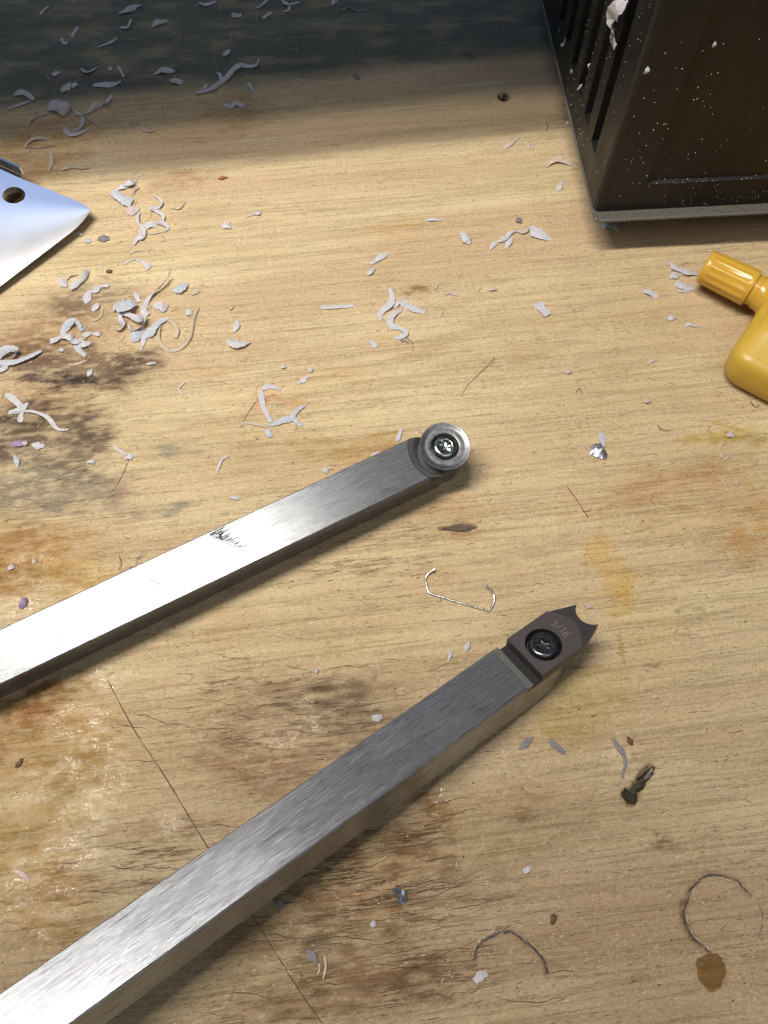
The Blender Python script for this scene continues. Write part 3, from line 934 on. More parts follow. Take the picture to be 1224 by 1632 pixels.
# ------------------------------------------------------------------ black case
ang = math.radians(2.85)
BX, BY = Vector((math.cos(ang), math.sin(ang), 0)), Vector((-math.sin(ang), math.cos(ang), 0))
BO = at(947, 355.5, 13.5)
KB = 0.976
mB = Matrix(((BX.x, BY.x, 0, BO.x * MM), (BX.y, BY.y, 0, BO.y * MM), (0, 0, 1, BO.z * MM), (0, 0, 0, 1)))
case = thing('equipment_case', 'black slotted plastic case dusted with pale specks, at back right', 'case', mB)
LX, DY, HT = 190.0, 136.0, 165.0


def rrect(x0, y0, x1, y1, r, n=6):
    out = []
    for (cx, cy, a) in ((x1 - r, y0 + r, -90), (x1 - r, y1 - r, 0), (x0 + r, y1 - r, 90), (x0 + r, y0 + r, 180)):
        for i in range(n + 1):
            b = math.radians(a + 90 * i / n)
            out.append((cx + r * math.cos(b), cy + r * math.sin(b)))
    return out


g = Geo()
prism(g, rrect(0, 0, LX, DY, 2.0), 0, 1.0, 0.45)
g.build('base_lip', M['lip'], case, angle=40)
# shell: left wall with slots, front wall with sunken panel
g = Geo()
fx, fy = 0.4, 3.7       # front-left corner of the shell
z0, z1 = 1.02, HT
slots = [(13.9 + 12.7 * i, 20.2 + 12.7 * i) for i in range(8)]
zb, zt = 11.6, 120.0
cb = 1.6                # bevel of the upright corner
ycols = [fy + cb]
for a, b in slots: ycols += [fy + a - 0.6, fy + b - 0.6]
ycols.append(DY - 2)
for k in range(len(ycols) - 1):
    a, b = ycols[k], ycols[k + 1]
    if k % 2 == 0:
        g.add([(fx, a, z0), (fx, b, z0), (fx, b, z1), (fx, a, z1)], [(0, 1, 2, 3)])
    else:
        dd = 5.5
        for (za, zc) in ((z0, zb), (zt, z1)):
            g.add([(fx, a, za), (fx, b, za), (fx, b, zc), (fx, a, zc)], [(0, 1, 2, 3)])
        g.add([(fx, a, zb), (fx, b, zb), (fx, b, zt), (fx, a, zt), (fx + dd, a, zb + 1), (fx + dd, b, zb + 1), (fx + dd, b, zt), (fx + dd, a, zt)],
              [(0, 1, 5, 4), (1, 2, 6, 5), (2, 3, 7, 6), (3, 0, 4, 7), (4, 5, 6, 7)])
# corner bevel
g.add([(fx, fy + cb, z0), (fx + .5, fy + .5, z0), (fx + cb, fy, z0), (fx, fy + cb, z1), (fx + .5, fy + .5, z1), (fx + cb, fy, z1)], [(0, 1, 4, 3), (1, 2, 5, 4)])
# front with the sunken panel
xr = LX - 2
px0, px1, pz0, pz1, pd = fx + 14.0, LX - 16, z0 + 10.1, HT - 12, 0.9
F = [(fx + cb, fy, z0), (xr, fy, z0), (xr, fy, z1), (fx + cb, fy, z1), (px0, fy, pz0), (px1, fy, pz0), (px1, fy, pz1), (px0, fy, pz1),
     (px0 + .5, fy + pd, pz0 + .5), (px1 - .5, fy + pd, pz0 + .5), (px1 - .5, fy + pd, pz1 - .5), (px0 + .5, fy + pd, pz1 - .5)]
g.add(F, [(0, 1, 5, 4), (1, 2, 6, 5), (2, 3, 7, 6), (3, 0, 4, 7), (4, 5, 9, 8), (5, 6, 10, 9), (6, 7, 11, 10), (7, 4, 8, 11)])
# right, back and top
g.add([(xr, fy, z0), (xr, DY - 2, z0), (xr, DY - 2, z1), (xr, fy, z1), (fx, DY - 2, z0), (fx, DY - 2, z1)], [(0, 1, 2, 3), (1, 4, 5, 2)])
g.add([(fx + .5, fy + .5, z1), (xr, fy, z1), (xr, DY - 2, z1), (fx, DY - 2, z1)], [(0, 1, 2, 3)])
shell = g.build('shell', M['case'], case)
g = Geo()
g.add([(px0 + .52, fy + pd - .01, pz0 + .52), (px1 - .52, fy + pd - .01, pz0 + .52), (px1 - .52, fy + pd - .01, pz1 - .52), (px0 + .52, fy + pd - .01, pz1 - .52)], [(0, 1, 2, 3)])
g.build('front_panel', M['case'], case)
for (x, y) in ((30, 34), (LX - 30, 34), (30, DY - 30), (LX - 30, DY - 30)):
    g = Geo(); lathe(g, [(6, -13.42), (6.5, -12.8), (7, 0)], x, y, 20)
    g.build('foot', M['recess'], case, angle=40)
# dust specks on the case
g = Geo()
rd = random.Random(11)


def speck_front(x, z, r):
    n = rd.choice((4, 5)); a0 = rd.uniform(0, 6.28); k = rd.uniform(.35, 1); th = rd.uniform(0, 3.1)
    pts = []
    for i in range(n):
        a = a0 + 6.283 * i / n
        u, v_ = r * math.cos(a), r * k * math.sin(a)
        inside = px0 + .5 < x < px1 and pz0 + .5 < z
        pts.append((x + u * math.cos(th) - v_ * math.sin(th), fy - .06 + (pd - .02 if inside else 0), z + u * math.sin(th) + v_ * math.cos(th)))
    g.add(pts + [(x, fy - .2 + (pd - .02 if inside else 0), z)], [(i, (i + 1) % n, n) for i in range(n)])


def speck_left(y, z, r):
    n = 4; a0 = rd.uniform(0, 6.28); k = rd.uniform(.35, 1)
    pts = [(fx - .05, y + r * math.cos(a0 + 1.57 * i), z + r * k * math.sin(a0 + 1.57 * i)) for i in range(n)]
    g.add(pts + [(fx - .18, y, z)], [(i, (i + 1) % n, n) for i in range(n)])


for _ in range(60):
    speck_front(rd.uniform(2, 62), z0 + abs(rd.gauss(0, 1)) * 34 + .5, rd.choice((.05, .07, .08, .1, .13, .2)) * rd.uniform(.7, 1.2))
for _ in range(45):
    speck_front(rd.gauss(14, 9) % 60 + 2, rd.gauss(36, 14), rd.uniform(.08, .22))
for _ in range(50):
    speck_front(rd.uniform(26, 60), z0 + abs(rd.gauss(0, 3.4)) + .2, rd.uniform(.04, .12))
for _ in range(40):
    speck_front(rd.uniform(15, 56), pz0 + rd.uniform(.0, .8), rd.uniform(.06, .2))
for _ in range(80):
    y = rd.choice([fy + 2 + rd.uniform(0, 9), fy + 22 + rd.uniform(0, 3.5), fy + 35 + rd.uniform(0, 4), fy + 48 + rd.uniform(0, 4)])
    speck_left(y, z0 + rd.uniform(4, 62), rd.uniform(.06, .18))
for _ in range(26):
    speck_left(fy + rd.uniform(22, 60), z0 + rd.uniform(2, 9), rd.uniform(.08, .22))
dust = g.build('dust', M['dust'], case)
tag(dust, kind='stuff')

# ------------------------------------------------------------------ yellow bottle lying on its side
ax = Vector((0.807, -0.590, 0)).normalized()
pv = Vector((0.590, 0.807, 0)).normalized()
bo = Vector((103.3, 174.5, 0))
mb = Matrix(((ax.x, pv.x, 0, bo.x * MM), (ax.y, pv.y, 0, bo.y * MM), (0, 0, 1, 0), (0, 0, 0, 1)))
bot = thing('bottle', 'yellow plastic bottle with ribbed amber cap, lying at the right edge', 'bottle', mb)
g = Geo()
LA, HW = 84.0, 32.0
lay = [(0, 0, 7.0), (0, 0, 4.0), (1.2, 1.2, 1.6), (3, 3, .35)]
rings = []
for (ia, ip, z, r) in [(4, 4, .3, 5), (1.4, 1.4, 1.2, 5.5), (.3, .3, 3.2, 6), (0, 0, 6, 6), (0, 0, 10, 6), (.25, .3, 11.6, 6), (.8, 1.0, 12.7, 5.6), (1.8, 2.4, 13.5, 5), (3.0, 11.0, 14.9, 4.0), (3.25, 11.5, 15.35, 4.0), (3.8, 12.4, 15.5, 3.8), (9, 17, 15.9, 3), (18, 24, 16.1, 2)]:
    rings.append([(x, y, z) for x, y in rrect(21 + ia, -HW + ip, 21 + LA - ia, HW - ip, r, 8)])
v, f = [], []
n = len(rings[0])
for r in rings: v += r
for k in range(len(rings) - 1):
    for i in range(n):
        j = (i + 1) % n
        f.append((k * n + i, k * n + j, (k + 1) * n + j, (k + 1) * n + i))
f.append(tuple(range(n))[::-1]); f.append(tuple(range((len(rings) - 1) * n, len(rings) * n)))
g.add(v, f)
g.build('bottle_body', M['bottle'], bot, angle=50)


def axial(g, prof, cz, n, mod=None):
    v, f = [], []
    for k, (a, r) in enumerate(prof):
        for i in range(n):
            t = 2 * math.pi * i / n
            rr = r + (mod(k, t) if mod else 0)
            v.append((a, rr * math.cos(t), cz + rr * math.sin(t)))
    for k in range(len(prof) - 1):
        for i in range(n):
            j = (i + 1) % n
            f.append((k * n + i, k * n + j, (k + 1) * n + j, (k + 1) * n + i))
    f.append(tuple(range(n))[::-1]); f.append(tuple(range((len(prof) - 1) * n, len(prof) * n)))
    g.add(v, f)


CZ = 8.2
g = Geo()
axial(g, [(.25, 4.4), (0, 4.9), (.3, 5.25), (1.2, 5.35), (2.2, 5.35), (2.8, 5.5), (14.0, 5.85), (14.8, 5.75), (15.6, 5.75), (16.1, 5.5), (16.2, 4.8)], CZ, 96,
      lambda k, t: (-.5 * abs(math.sin(7 * t)) if 5 <= k <= 6 else 0))
g.build('cap', M['cap'], bot, angle=45)
g = Geo()
axial(g, [(16.0, 4.75), (18.0, 4.8), (18.3, 5.2), (19.2, 5.3), (20.2, 5.5), (22.5, 7.0)], CZ, 48)
g.build('neck', M['cap'], bot, angle=45)

# ------------------------------------------------------------------ knife blade
BN = Vector((0.15, -0.05, 0.985)).normalized()
BP = at(143, 338, 4.5)


def bl(px, py): return tuple(on_plane(px, py, BP, BN).xy)


spine = [bl(*q) for q in [(-170, 199), (-60, 245), (0, 269.5), (29, 282.5), (63, 296), (103, 312), (125, 321.5), (138, 328.5), (143.4, 333.5)]]
edge = [bl(*q) for q in [(-210, 612), (-60, 499), (0, 456), (29, 434), (62, 409), (91, 387), (118, 366), (132, 352), (140, 341.5), (143.6, 335)]]


def resample(P, n):
    P = [Vector((a, b, 0)) for a, b in P]
    P = catmull(P, 8)
    L = [0]
    for a, b in zip(P[:-1], P[1:]): L.append(L[-1] + (b - a).length)
    out = []; k = 0
    for i in range(n):
        t = L[-1] * i / (n - 1)
        while k < len(L) - 2 and L[k + 1] < t: k += 1
        q = (t - L[k]) / max(L[k + 1] - L[k], 1e-9)
        out.append(P[k].lerp(P[k + 1], q))
    return out


NU, NV = 110, 90
sp_, ed_ = resample(spine, NU), resample(edge, NU)
hcx, hcy = bl(22, 311)
hrx, hry = 3.6, 3.6
BZ, BT = 9.5, 2.6
grid = {}
v, f = [], []
for i in range(NU):
    for j in range(NV):
        t = j / (NV - 1)
        p = sp_[i].lerp(ed_[i], t)
        # flat by the spine, hollow grind falling away to the edge; whole blade leans to the front
        z = BP.z - (BN.x * (p.x - BP.x) + BN.y * (p.y - BP.y)) / BN.z
        z -= (sp_[i] - ed_[i]).length * 0.17 / 1.6 * max(0.0, t - 0.2) ** 2
        zp = BP.z - (BN.x * (p.x - BP.x) + BN.y * (p.y - BP.y)) / BN.z
        q_ = (z - CAM_H) / (zp - CAM_H)
        grid[i, j] = len(v); v.append([p.x * q_, p.y * q_, float(z)])
keep = []
for i in range(NU - 1):
    for j in range(NV - 1):
        q = (grid[i, j], grid[i + 1, j], grid[i + 1, j + 1], grid[i, j + 1])
        c = [sum(v[a][k] for a in q) / 4 for k in range(2)]
        if math.hypot((c[0] - hcx) / hrx, (c[1] - hcy) / hry) < 1: continue
        keep.append(q)
cnt = {}
for q in keep:
    for a, b in zip(q, q[1:] + q[:1]): cnt[tuple(sorted((a, b)))] = cnt.get(tuple(sorted((a, b))), 0) + 1
bnd = [e for e, c in cnt.items() if c == 1]
for e in bnd:
    for a in e:
        d = math.hypot((v[a][0] - hcx) / hrx, (v[a][1] - hcy) / hry)
        if .75 < d < 1.25:
            v[a][0] = hcx + (v[a][0] - hcx) / d; v[a][1] = hcy + (v[a][1] - hcy) / d
nvb = len(v)
vb = [(p[0], p[1], p[2] - max(.15, BT * (1 - (k % NV) / (NV - 1)) ** .8)) for k, p in enumerate(v)]
fb_ = [tuple(a + nvb for a in q[::-1]) for q in keep]
knife = thing('folding_knife', 'shiny steel knife blade with round hole, jutting in from the left', 'knife')
g = Geo().add([tuple(p) for p in v], keep).add(vb, [tuple(a for a in q[::-1]) for q in keep])
walls = []
for (a, b) in bnd: walls.append((a, b, b + nvb, a + nvb))
g.f += walls
g.build('blade', M['blade'], knife, angle=40)
# handle slab behind the spine, only its end shows
g = Geo()
hd = Vector((-.868, .497)); hn = Vector((.497, .868))
b0 = Vector((-125.0, 222.6))
pl = [b0, b0 + hd * 95, b0 + hd * 95 + hn * 22, b0 + hd * 6 + hn * 22, b0 + hd * 1 + hn * 14] if False else None
hp = [(-124.6, 222.0), (-205, 268), (-214, 254), (-133, 207.5)]
prism(g, hp, .1, 6.2, .4)
g.build('handle', M['blade_edge'], knife, angle=40)
g = Geo()
ln = [(-123.6, 222.7), (-205, 269.2), (-205.4, 268.3), (-124.0, 221.8)]
prism(g, ln, 6.25, 9.2, .15)
g.build('liner', M['blade'], knife, angle=40)

# ------------------------------------------------------------------ bent wire
g = Geo()
wp = [(693.7, 906.5), (684, 913), (679.3, 919.5), (678.3, 925.6), (681, 939), (684.5, 944.7), (689, 947.2), (731, 960), (772, 972), (778, 972.9), (781.5, 970.5), (785.8, 963.5), (788, 953.5), (785.4, 944.7), (779.7, 937), (774.6, 932)]
zw = [1.4, .8, .5, .4, .35, .35, .35, .35, .35, .35, .4, .5, .7, .9, 1.3, 1.7]
P = [Vector((*at(px, py, z).xy, z + ztop(*at(px, py, z).xy))) for (px, py), z in zip(wp, zw)]
tube(g, catmull(P, 5), .27, 10)
tag(g.build('wire', M['wire'], angle=60), 'thin steel wire bent into an open hook shape, above the notched cutter', 'wire')
g = Geo()
P = [Vector((*at(px, py).xy, z)) for px, py, z in [(788, 572, .5), (786, 575, .8), (775, 586, .6), (758, 602, .3), (745, 615, .25), (735, 632, .15)]]
tube(g, catmull(P, 6), .085, 5, lambda t: 1.2 - .7 * t)
tag(g.build('hair', M['hair']), 'single dark curved hair on bare wood above the round cutter', 'hair')
for nm, pts, r, lab in [
    ('thread', [(645, 538), (655, 545), (659, 552), (658, 560)], .07, 'short dark thread below the squiggly shaving right of centre'),
    ('thread', [(870, 196), (873, 203), (870, 210)], .10, 'tiny dark curl on wood beside the black case'),
    ('thread', [(190, 885), (194, 900), (189, 908)], .09, 'small dark curl just above the round-cutter tool'),
    ('thread', [(1048, 678), (1054, 686), (1068, 687)], .10, 'dark curly thread left of the yellow stain at right'),
    ('thread', [(1195, 640), (1203, 650), (1210, 646)], .10, 'dark frayed thread below the yellow bottle'),
    ('thread', [(918, 626), (923, 620), (928, 628)], .09, 'fine arched thread in the open right middle of the bench'),
]:
    g = Geo()
    P = [Vector((*at(px, py).xy, .15 + .35 * (i == 1))) for i, (px, py) in enumerate(pts)]
    tube(g, catmull(P, 5), r, 5, lambda t: 1.1 - .5 * t)
    tag(g.build(nm, M['hair']), lab, 'thread', 'dark threads on the bench')

# dried glue drop
g = Geo()
c = at(1133, 1548)
ringv = []
for k, (s, z) in enumerate([(1, .03), (.93, .12), (.8, .10), (.4, .08)]):
    for i in range(20):
        a = 2 * math.pi * i / 20
        rr = s * (1 + .12 * math.sin(2 * a + 1) + .09 * math.sin(3 * a) + .06 * math.sin(7 * a + 2))
        ringv.append((c.x + 3.0 * rr * math.cos(a), c.y + 4.0 * rr * math.sin(a), z))
ff = [(k * 20 + i, k * 20 + (i + 1) % 20, (k + 1) * 20 + (i + 1) % 20, (k + 1) * 20 + i) for k in range(3) for i in range(20)] + [tuple(range(60, 80))]
tag(Geo().add(ringv, ff).build('glue_drop', M['glue'], smooth=True), 'flat amber drop of dried glue below the open curved dent', 'glue drop')

# ------------------------------------------------------------------ shavings
rs = random.Random(21)


def shaving(path, width, label, mat='shave', roll=0.0, cup=.25, name='shaving', taper='ribbon', cat='shaving', lift=.12, frame=None, group='pale shavings scattered on the bench'):
    """a curled ribbon through photograph points (x, y[, height mm]); width in photograph pixels"""
    if frame is None:
        P, N = [], Vector((0, 0, 1))
        kx = pxmm(*path[0][:2])[0]
        for q in path:
            z = q[2] if len(q) > 2 else .25
            p = at(q[0], q[1], z); P.append(Vector((p.x, p.y, z)))
    else:
        p0, N = frame
        kx = .17; P = []
        for q in path:
            p = on_plane(q[0], q[1], p0, N); P.append(p + N * ((q[2] if len(q) > 2 else .3)))
    C = catmull(P, 7)
    n = len(C)
    v, f = [], []
    r0 = roll if isinstance(roll, (list, tuple)) else (roll, roll)
    M_ = 5
    ph = rs.uniform(0, 6)
    for k, p in enumerate(C):
        t = k / (n - 1)
        tg = (C[min(k + 1, n - 1)] - C[max(k - 1, 0)])
        tg = tg.normalized() if tg.length > 1e-6 else Vector((1, 0, 0))
        s = N.cross(tg)
        s = s.normalized() if s.length > 1e-6 else Vector((1, 0, 0))
        u = tg.cross(s)
        x = t * (len(r0) - 1); i0 = min(int(x), len(r0) - 2)
        a = math.radians(r0[i0] + (r0[i0 + 1] - r0[i0]) * (x - i0)) + .12 * math.sin(ph + 5 * t)
        s2 = s * math.cos(a) + u * math.sin(a); u2 = u * math.cos(a) - s * math.sin(a)
        if isinstance(width, (list, tuple)):
            xx = t * (len(width) - 1); i1 = min(int(xx), len(width) - 2); wv = width[i1] + (width[i1 + 1] - width[i1]) * (xx - i1)
        else: wv = width
        if taper == 'ribbon': wv *= .82 + .26 * min(1, 5 * t, 5 * (1 - t))
        elif taper == 'petal': wv *= max(.12, math.sin(math.pi * (.06 + .88 * t)) ** .6)
        elif taper == 'chip': wv *= .8 + .2 * math.sin(math.pi * t)
        hw = wv * kx * .51 * rs.uniform(.94, 1.06) * (1 + .16 * math.sin(ph * 2 + 9 * t))
        for j in range(M_):
            e = (j / (M_ - 1) - .5) * 2
            jag = (rs.uniform(-.22, .10) if j and taper != 'ribbon' else rs.uniform(-.11, .07)) if abs(e) == 1 else 0
            q = p + s2 * (hw * (e + jag)) + u2 * (cup * .62 * hw * (1 - e * e) + rs.uniform(-.09, .09) * hw)
            v.append(q)
    for k in range(n - 1):
        for j in range(M_ - 1):
            f.append((k * M_ + j, k * M_ + j + 1, (k + 1) * M_ + j + 1, (k + 1) * M_ + j))
    if frame is None:
        zm = min(q.z for q in v)
        dz = max(0.0, lift - zm) if zm < lift else 0
        v = [Vector((q.x, q.y, q.z + dz + ztop(q.x, q.y) * .8)) for q in v]
    nb_ = len(v)
    lowv = [q - N * .045 for q in v]
    fl = [tuple(a + nb_ for a in q[::-1]) for q in f]
    bd = [k * M_ for k in range(n)] + [(n - 1) * M_ + j for j in range(1, M_)] + [k * M_ + M_ - 1 for k in range(n - 2, -1, -1)] + [j for j in range(M_ - 2, 0, -1)]
    rimf = [(bd[a], bd[(a + 1) % len(bd)], bd[(a + 1) % len(bd)] + nb_, bd[a] + nb_) for a in range(len(bd))]
    o = Geo().add(v + lowv, f + fl + rimf).build(name, M[mat], angle=32)
    return tag(o, label, cat, group)


def flake(px, py, L, Wd, ang, label, mat='shave', cup=.35, roll=0.0, taper='petal', z=.25, bow=.4, cat='flake', name='flake', group='pale flakes scattered on the bench', frame=None):
    a = math.radians(ang)
    dx, dy = math.cos(a) * L / 2, -math.sin(a) * L / 2
    nx_, ny_ = -dy / L * 2, dx / L * 2
    b = rs.uniform(-.08, .08) * L
    return shaving([(px - dx, py - dy, z), (px + nx_ * b, py + ny_ * b, z + bow), (px + dx, py + dy, z)], Wd, label, mat, roll, cup, name, taper, cat, frame=frame, group=group)


S, K = shaving, flake
# shaded strip along the back of the bench
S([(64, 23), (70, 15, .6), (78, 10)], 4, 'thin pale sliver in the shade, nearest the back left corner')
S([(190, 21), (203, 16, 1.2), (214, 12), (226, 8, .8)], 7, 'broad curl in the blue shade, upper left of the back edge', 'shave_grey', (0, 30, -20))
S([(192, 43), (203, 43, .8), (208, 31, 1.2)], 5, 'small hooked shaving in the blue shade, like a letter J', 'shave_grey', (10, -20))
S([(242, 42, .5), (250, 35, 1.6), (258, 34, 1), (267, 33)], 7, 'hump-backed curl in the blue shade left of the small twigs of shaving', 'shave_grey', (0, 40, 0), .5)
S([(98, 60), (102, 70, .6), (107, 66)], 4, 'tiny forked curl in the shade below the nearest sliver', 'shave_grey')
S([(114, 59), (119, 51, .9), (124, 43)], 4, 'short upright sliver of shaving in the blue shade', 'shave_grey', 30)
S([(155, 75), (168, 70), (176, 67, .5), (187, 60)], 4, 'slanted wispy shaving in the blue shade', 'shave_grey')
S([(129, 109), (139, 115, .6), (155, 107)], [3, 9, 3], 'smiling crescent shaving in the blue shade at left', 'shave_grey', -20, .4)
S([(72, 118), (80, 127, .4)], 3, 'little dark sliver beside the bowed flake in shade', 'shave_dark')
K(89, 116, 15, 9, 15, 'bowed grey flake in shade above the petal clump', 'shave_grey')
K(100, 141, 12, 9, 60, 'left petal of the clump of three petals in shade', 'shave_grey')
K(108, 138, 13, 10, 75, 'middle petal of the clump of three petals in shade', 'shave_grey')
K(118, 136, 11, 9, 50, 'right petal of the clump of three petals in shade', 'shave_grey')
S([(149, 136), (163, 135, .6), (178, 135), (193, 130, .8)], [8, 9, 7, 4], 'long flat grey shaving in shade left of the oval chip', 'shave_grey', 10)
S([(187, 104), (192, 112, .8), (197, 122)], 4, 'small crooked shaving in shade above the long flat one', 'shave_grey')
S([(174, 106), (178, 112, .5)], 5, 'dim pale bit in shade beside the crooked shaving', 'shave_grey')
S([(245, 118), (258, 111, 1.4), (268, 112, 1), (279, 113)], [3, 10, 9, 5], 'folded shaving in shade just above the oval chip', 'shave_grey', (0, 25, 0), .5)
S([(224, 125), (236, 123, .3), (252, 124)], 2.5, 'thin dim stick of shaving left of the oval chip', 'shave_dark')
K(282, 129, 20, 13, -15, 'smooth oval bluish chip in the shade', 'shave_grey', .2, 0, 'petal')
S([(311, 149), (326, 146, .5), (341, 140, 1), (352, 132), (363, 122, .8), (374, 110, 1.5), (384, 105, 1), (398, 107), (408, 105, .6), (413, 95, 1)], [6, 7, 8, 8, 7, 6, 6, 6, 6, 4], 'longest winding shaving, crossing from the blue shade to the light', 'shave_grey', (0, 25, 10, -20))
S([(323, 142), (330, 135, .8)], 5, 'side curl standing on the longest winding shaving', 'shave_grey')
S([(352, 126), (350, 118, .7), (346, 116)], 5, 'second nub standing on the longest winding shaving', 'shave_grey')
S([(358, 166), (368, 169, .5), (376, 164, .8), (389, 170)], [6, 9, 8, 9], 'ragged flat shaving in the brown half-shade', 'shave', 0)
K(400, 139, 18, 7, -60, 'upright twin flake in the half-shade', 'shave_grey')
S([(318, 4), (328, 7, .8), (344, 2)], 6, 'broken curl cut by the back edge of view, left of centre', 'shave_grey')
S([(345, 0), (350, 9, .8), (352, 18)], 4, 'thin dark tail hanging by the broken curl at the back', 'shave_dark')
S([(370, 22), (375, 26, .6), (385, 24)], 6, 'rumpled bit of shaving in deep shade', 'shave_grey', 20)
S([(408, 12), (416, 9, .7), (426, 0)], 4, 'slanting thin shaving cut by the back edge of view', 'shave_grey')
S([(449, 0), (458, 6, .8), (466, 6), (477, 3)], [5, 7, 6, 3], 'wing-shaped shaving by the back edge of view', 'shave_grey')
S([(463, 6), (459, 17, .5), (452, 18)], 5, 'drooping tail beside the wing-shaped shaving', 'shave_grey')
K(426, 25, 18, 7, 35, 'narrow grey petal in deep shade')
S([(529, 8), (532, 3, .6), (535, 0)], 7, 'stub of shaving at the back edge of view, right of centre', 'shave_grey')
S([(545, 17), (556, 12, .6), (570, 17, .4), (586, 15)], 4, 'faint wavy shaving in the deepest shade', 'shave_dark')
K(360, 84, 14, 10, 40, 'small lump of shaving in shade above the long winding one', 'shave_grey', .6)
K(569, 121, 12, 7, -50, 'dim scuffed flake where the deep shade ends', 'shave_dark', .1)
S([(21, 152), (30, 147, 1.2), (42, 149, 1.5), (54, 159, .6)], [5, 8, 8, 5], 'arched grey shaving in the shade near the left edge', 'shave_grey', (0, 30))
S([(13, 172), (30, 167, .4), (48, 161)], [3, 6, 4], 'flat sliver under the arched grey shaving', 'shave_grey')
K(96, 172, 30, 24, -20, 'wide crumpled flake at the edge of the blue shade', 'shave', .6, 10, 'chip', .6, 1.2)
S([(104, 161), (113, 171, .8), (122, 180, 1), (137, 180, .6), (152, 167, 1.6), (163, 165, .8), (170, 162, 1.4), (178, 152, .5)], [3, 4, 5, 5, 7, 5, 7, 6], 'twisted spiral shaving in the brown half-shade at left', 'shave', (0, 50, -30, 60, -20, 40))
S([(135, 181), (146, 192, .5), (160, 202)], 3, 'straight thin stick under the twisted spiral shaving', 'shave_tan')
S([(130, 183), (132, 194, .9), (126, 205, .6), (112, 214)], [5, 6, 7, 5], 'bent shaving leg below the twisted spiral', 'shave', (0, 30))
S([(104, 204), (108, 212, .5), (118, 214, .8), (140, 206)], [8, 8, 7, 4], 'ragged curl lowest in the half-shade heap', 'shave')
S([(44, 202), (47, 192, .6), (60, 183, .8), (82, 179)], 4, 'thin brown looped shaving in half-shade', 'shave_tan')
S([(39, 236), (44, 227, .6), (53, 221, 1), (66, 220, .8), (80, 223)], 5, 'lower thin looped shaving above the knife', 'shave_tan')
S([(42, 235), (60, 236, .2), (90, 232)], 2, 'dark thin strand under the lower loop', 'shave_dark')
S([(77, 274), (81, 262, .5), (82, 250, .7), (78, 239)], [5, 6, 6, 4], 'upright brown curl above the knife tip', 'shave_tan')
S([(95, 271), (106, 267, .6), (118, 265), (130, 267, .6), (143, 267)], [5, 8, 6, 6, 3], 'flat ragged shaving just above the knife tip', 'shave_tan')
S([(227, 188), (230, 196, .5), (228, 204), (236, 209, .6), (248, 208)], [2.5, 4, 4, 5, 3], 'L-shaped thin shaving alone in the half-shade', 'shave_tan')
S([(542, 255), (548, 263, .6), (551, 272)], 3, 'short pale strip where the light begins, back centre', 'shave_tan')
# left group in the light
K(205, 291, 13, 13, 30, 'round white crumb at the top of the left heap', 'shave', .7, 0, 'chip', .6, .9)
S([(183, 305), (189, 300, .7), (196, 297, .9), (204, 298)], 7, 'folded shaving just under the round white crumb')
K(196, 314, 34, 17, -32, 'thick bluish slab of shaving in the left heap', 'shave_grey', .4, 0, 'chip', .6, .8)
K(210, 334, 20, 20, 20, 'pinkish triangular flake in the left heap', 'shave_pink', .15, 0, 'petal')
S([(211, 312), (214, 303, .8), (221, 298, .4)], 4, 'short leaning sliver beside the bluish slab', 'shave_tan', 40)
S([(246, 312), (254, 317, .9), (258, 325, .6), (253, 331), (242, 332, .8), (250, 337), (259, 343, .8), (260, 352), (253, 354, .7), (262, 357, 1), (268, 363), (263, 369, .3)], [4, 5, 5, 7, 7, 6, 5, 6, 8, 7, 5, 3], 'zigzag shaving in the light, right of the left heap', 'shave', (0, 40, -30, 20, 50, -40))
S([(222, 338), (219, 347, .7), (221, 357, 1), (228, 366, .8), (226, 375, 1.2), (217, 382, .6), (214, 391)], [4, 5, 6, 8, 8, 7, 5], 'knotted upright shaving below the pinkish triangle', 'shave', (0, 50, -30, 30))
S([(220, 381), (228, 389, .4), (239, 398)], 3, 'pale straight spike below the knotted shaving', 'shave_tan')
S([(231, 362), (240, 358, .8), (250, 358)], 9, 'broken white scrap between knotted and zigzag shavings', 'shave', 20)
S([(236, 372), (248, 371, .4), (260, 368)], 3, 'thin strand underlining the zigzag shaving', 'shave_tan')
S([(272, 331), (285, 331, .6), (296, 321)], [3, 4, 3], 'pale arc-shaped sliver right of the zigzag shaving', 'shave_tan')
K(361, 360, 17, 10, -15, 'whitish scrap lying alone in the bright back centre')
S([(364, 357), (367, 352, .4)], 2.5, 'tiny spur on the whitish scrap in the back centre', 'shave_tan')
K(410, 338, 10, 10, 0, 'faint round flake beside a green bit')
S([(391, 346), (398, 343, .3), (408, 341)], 3, 'thin greenish bit by the faint round flake', 'shave_tan')
S([(195, 422), (206, 416, .3), (214, 412)], 2.5, 'thin stalk leading to the fan-shaped shaving')
S([(214, 412), (224, 416, .5), (232, 421, .8), (239, 427)], [2, 3, 9, 12], 'small fan-shaped shaving above the big pale heap')
S([(206, 406), (214, 400, .4), (226, 399)], 2.5, 'thin pale arch above the fan-shaped shaving', 'shave_tan')
K(165, 379, 17, 12, 0, 'dark purple-grey chip right of the knife', 'shave_dark', .3, 0, 'chip')
K(355, 284, 17, 5, 8, 'narrow red chip in the light near the shade edge', 'red', .2)
K(174, 432, 10, 7, 0, 'small brown crumb right of the knife edge', 'brown', .5)
S([(119, 375), (124, 372, .5), (131, 374)], 6, 'white scrap tucked against the knife edge')
K(138, 383, 9, 12, 80, 'pale double crumb right of the knife edge')
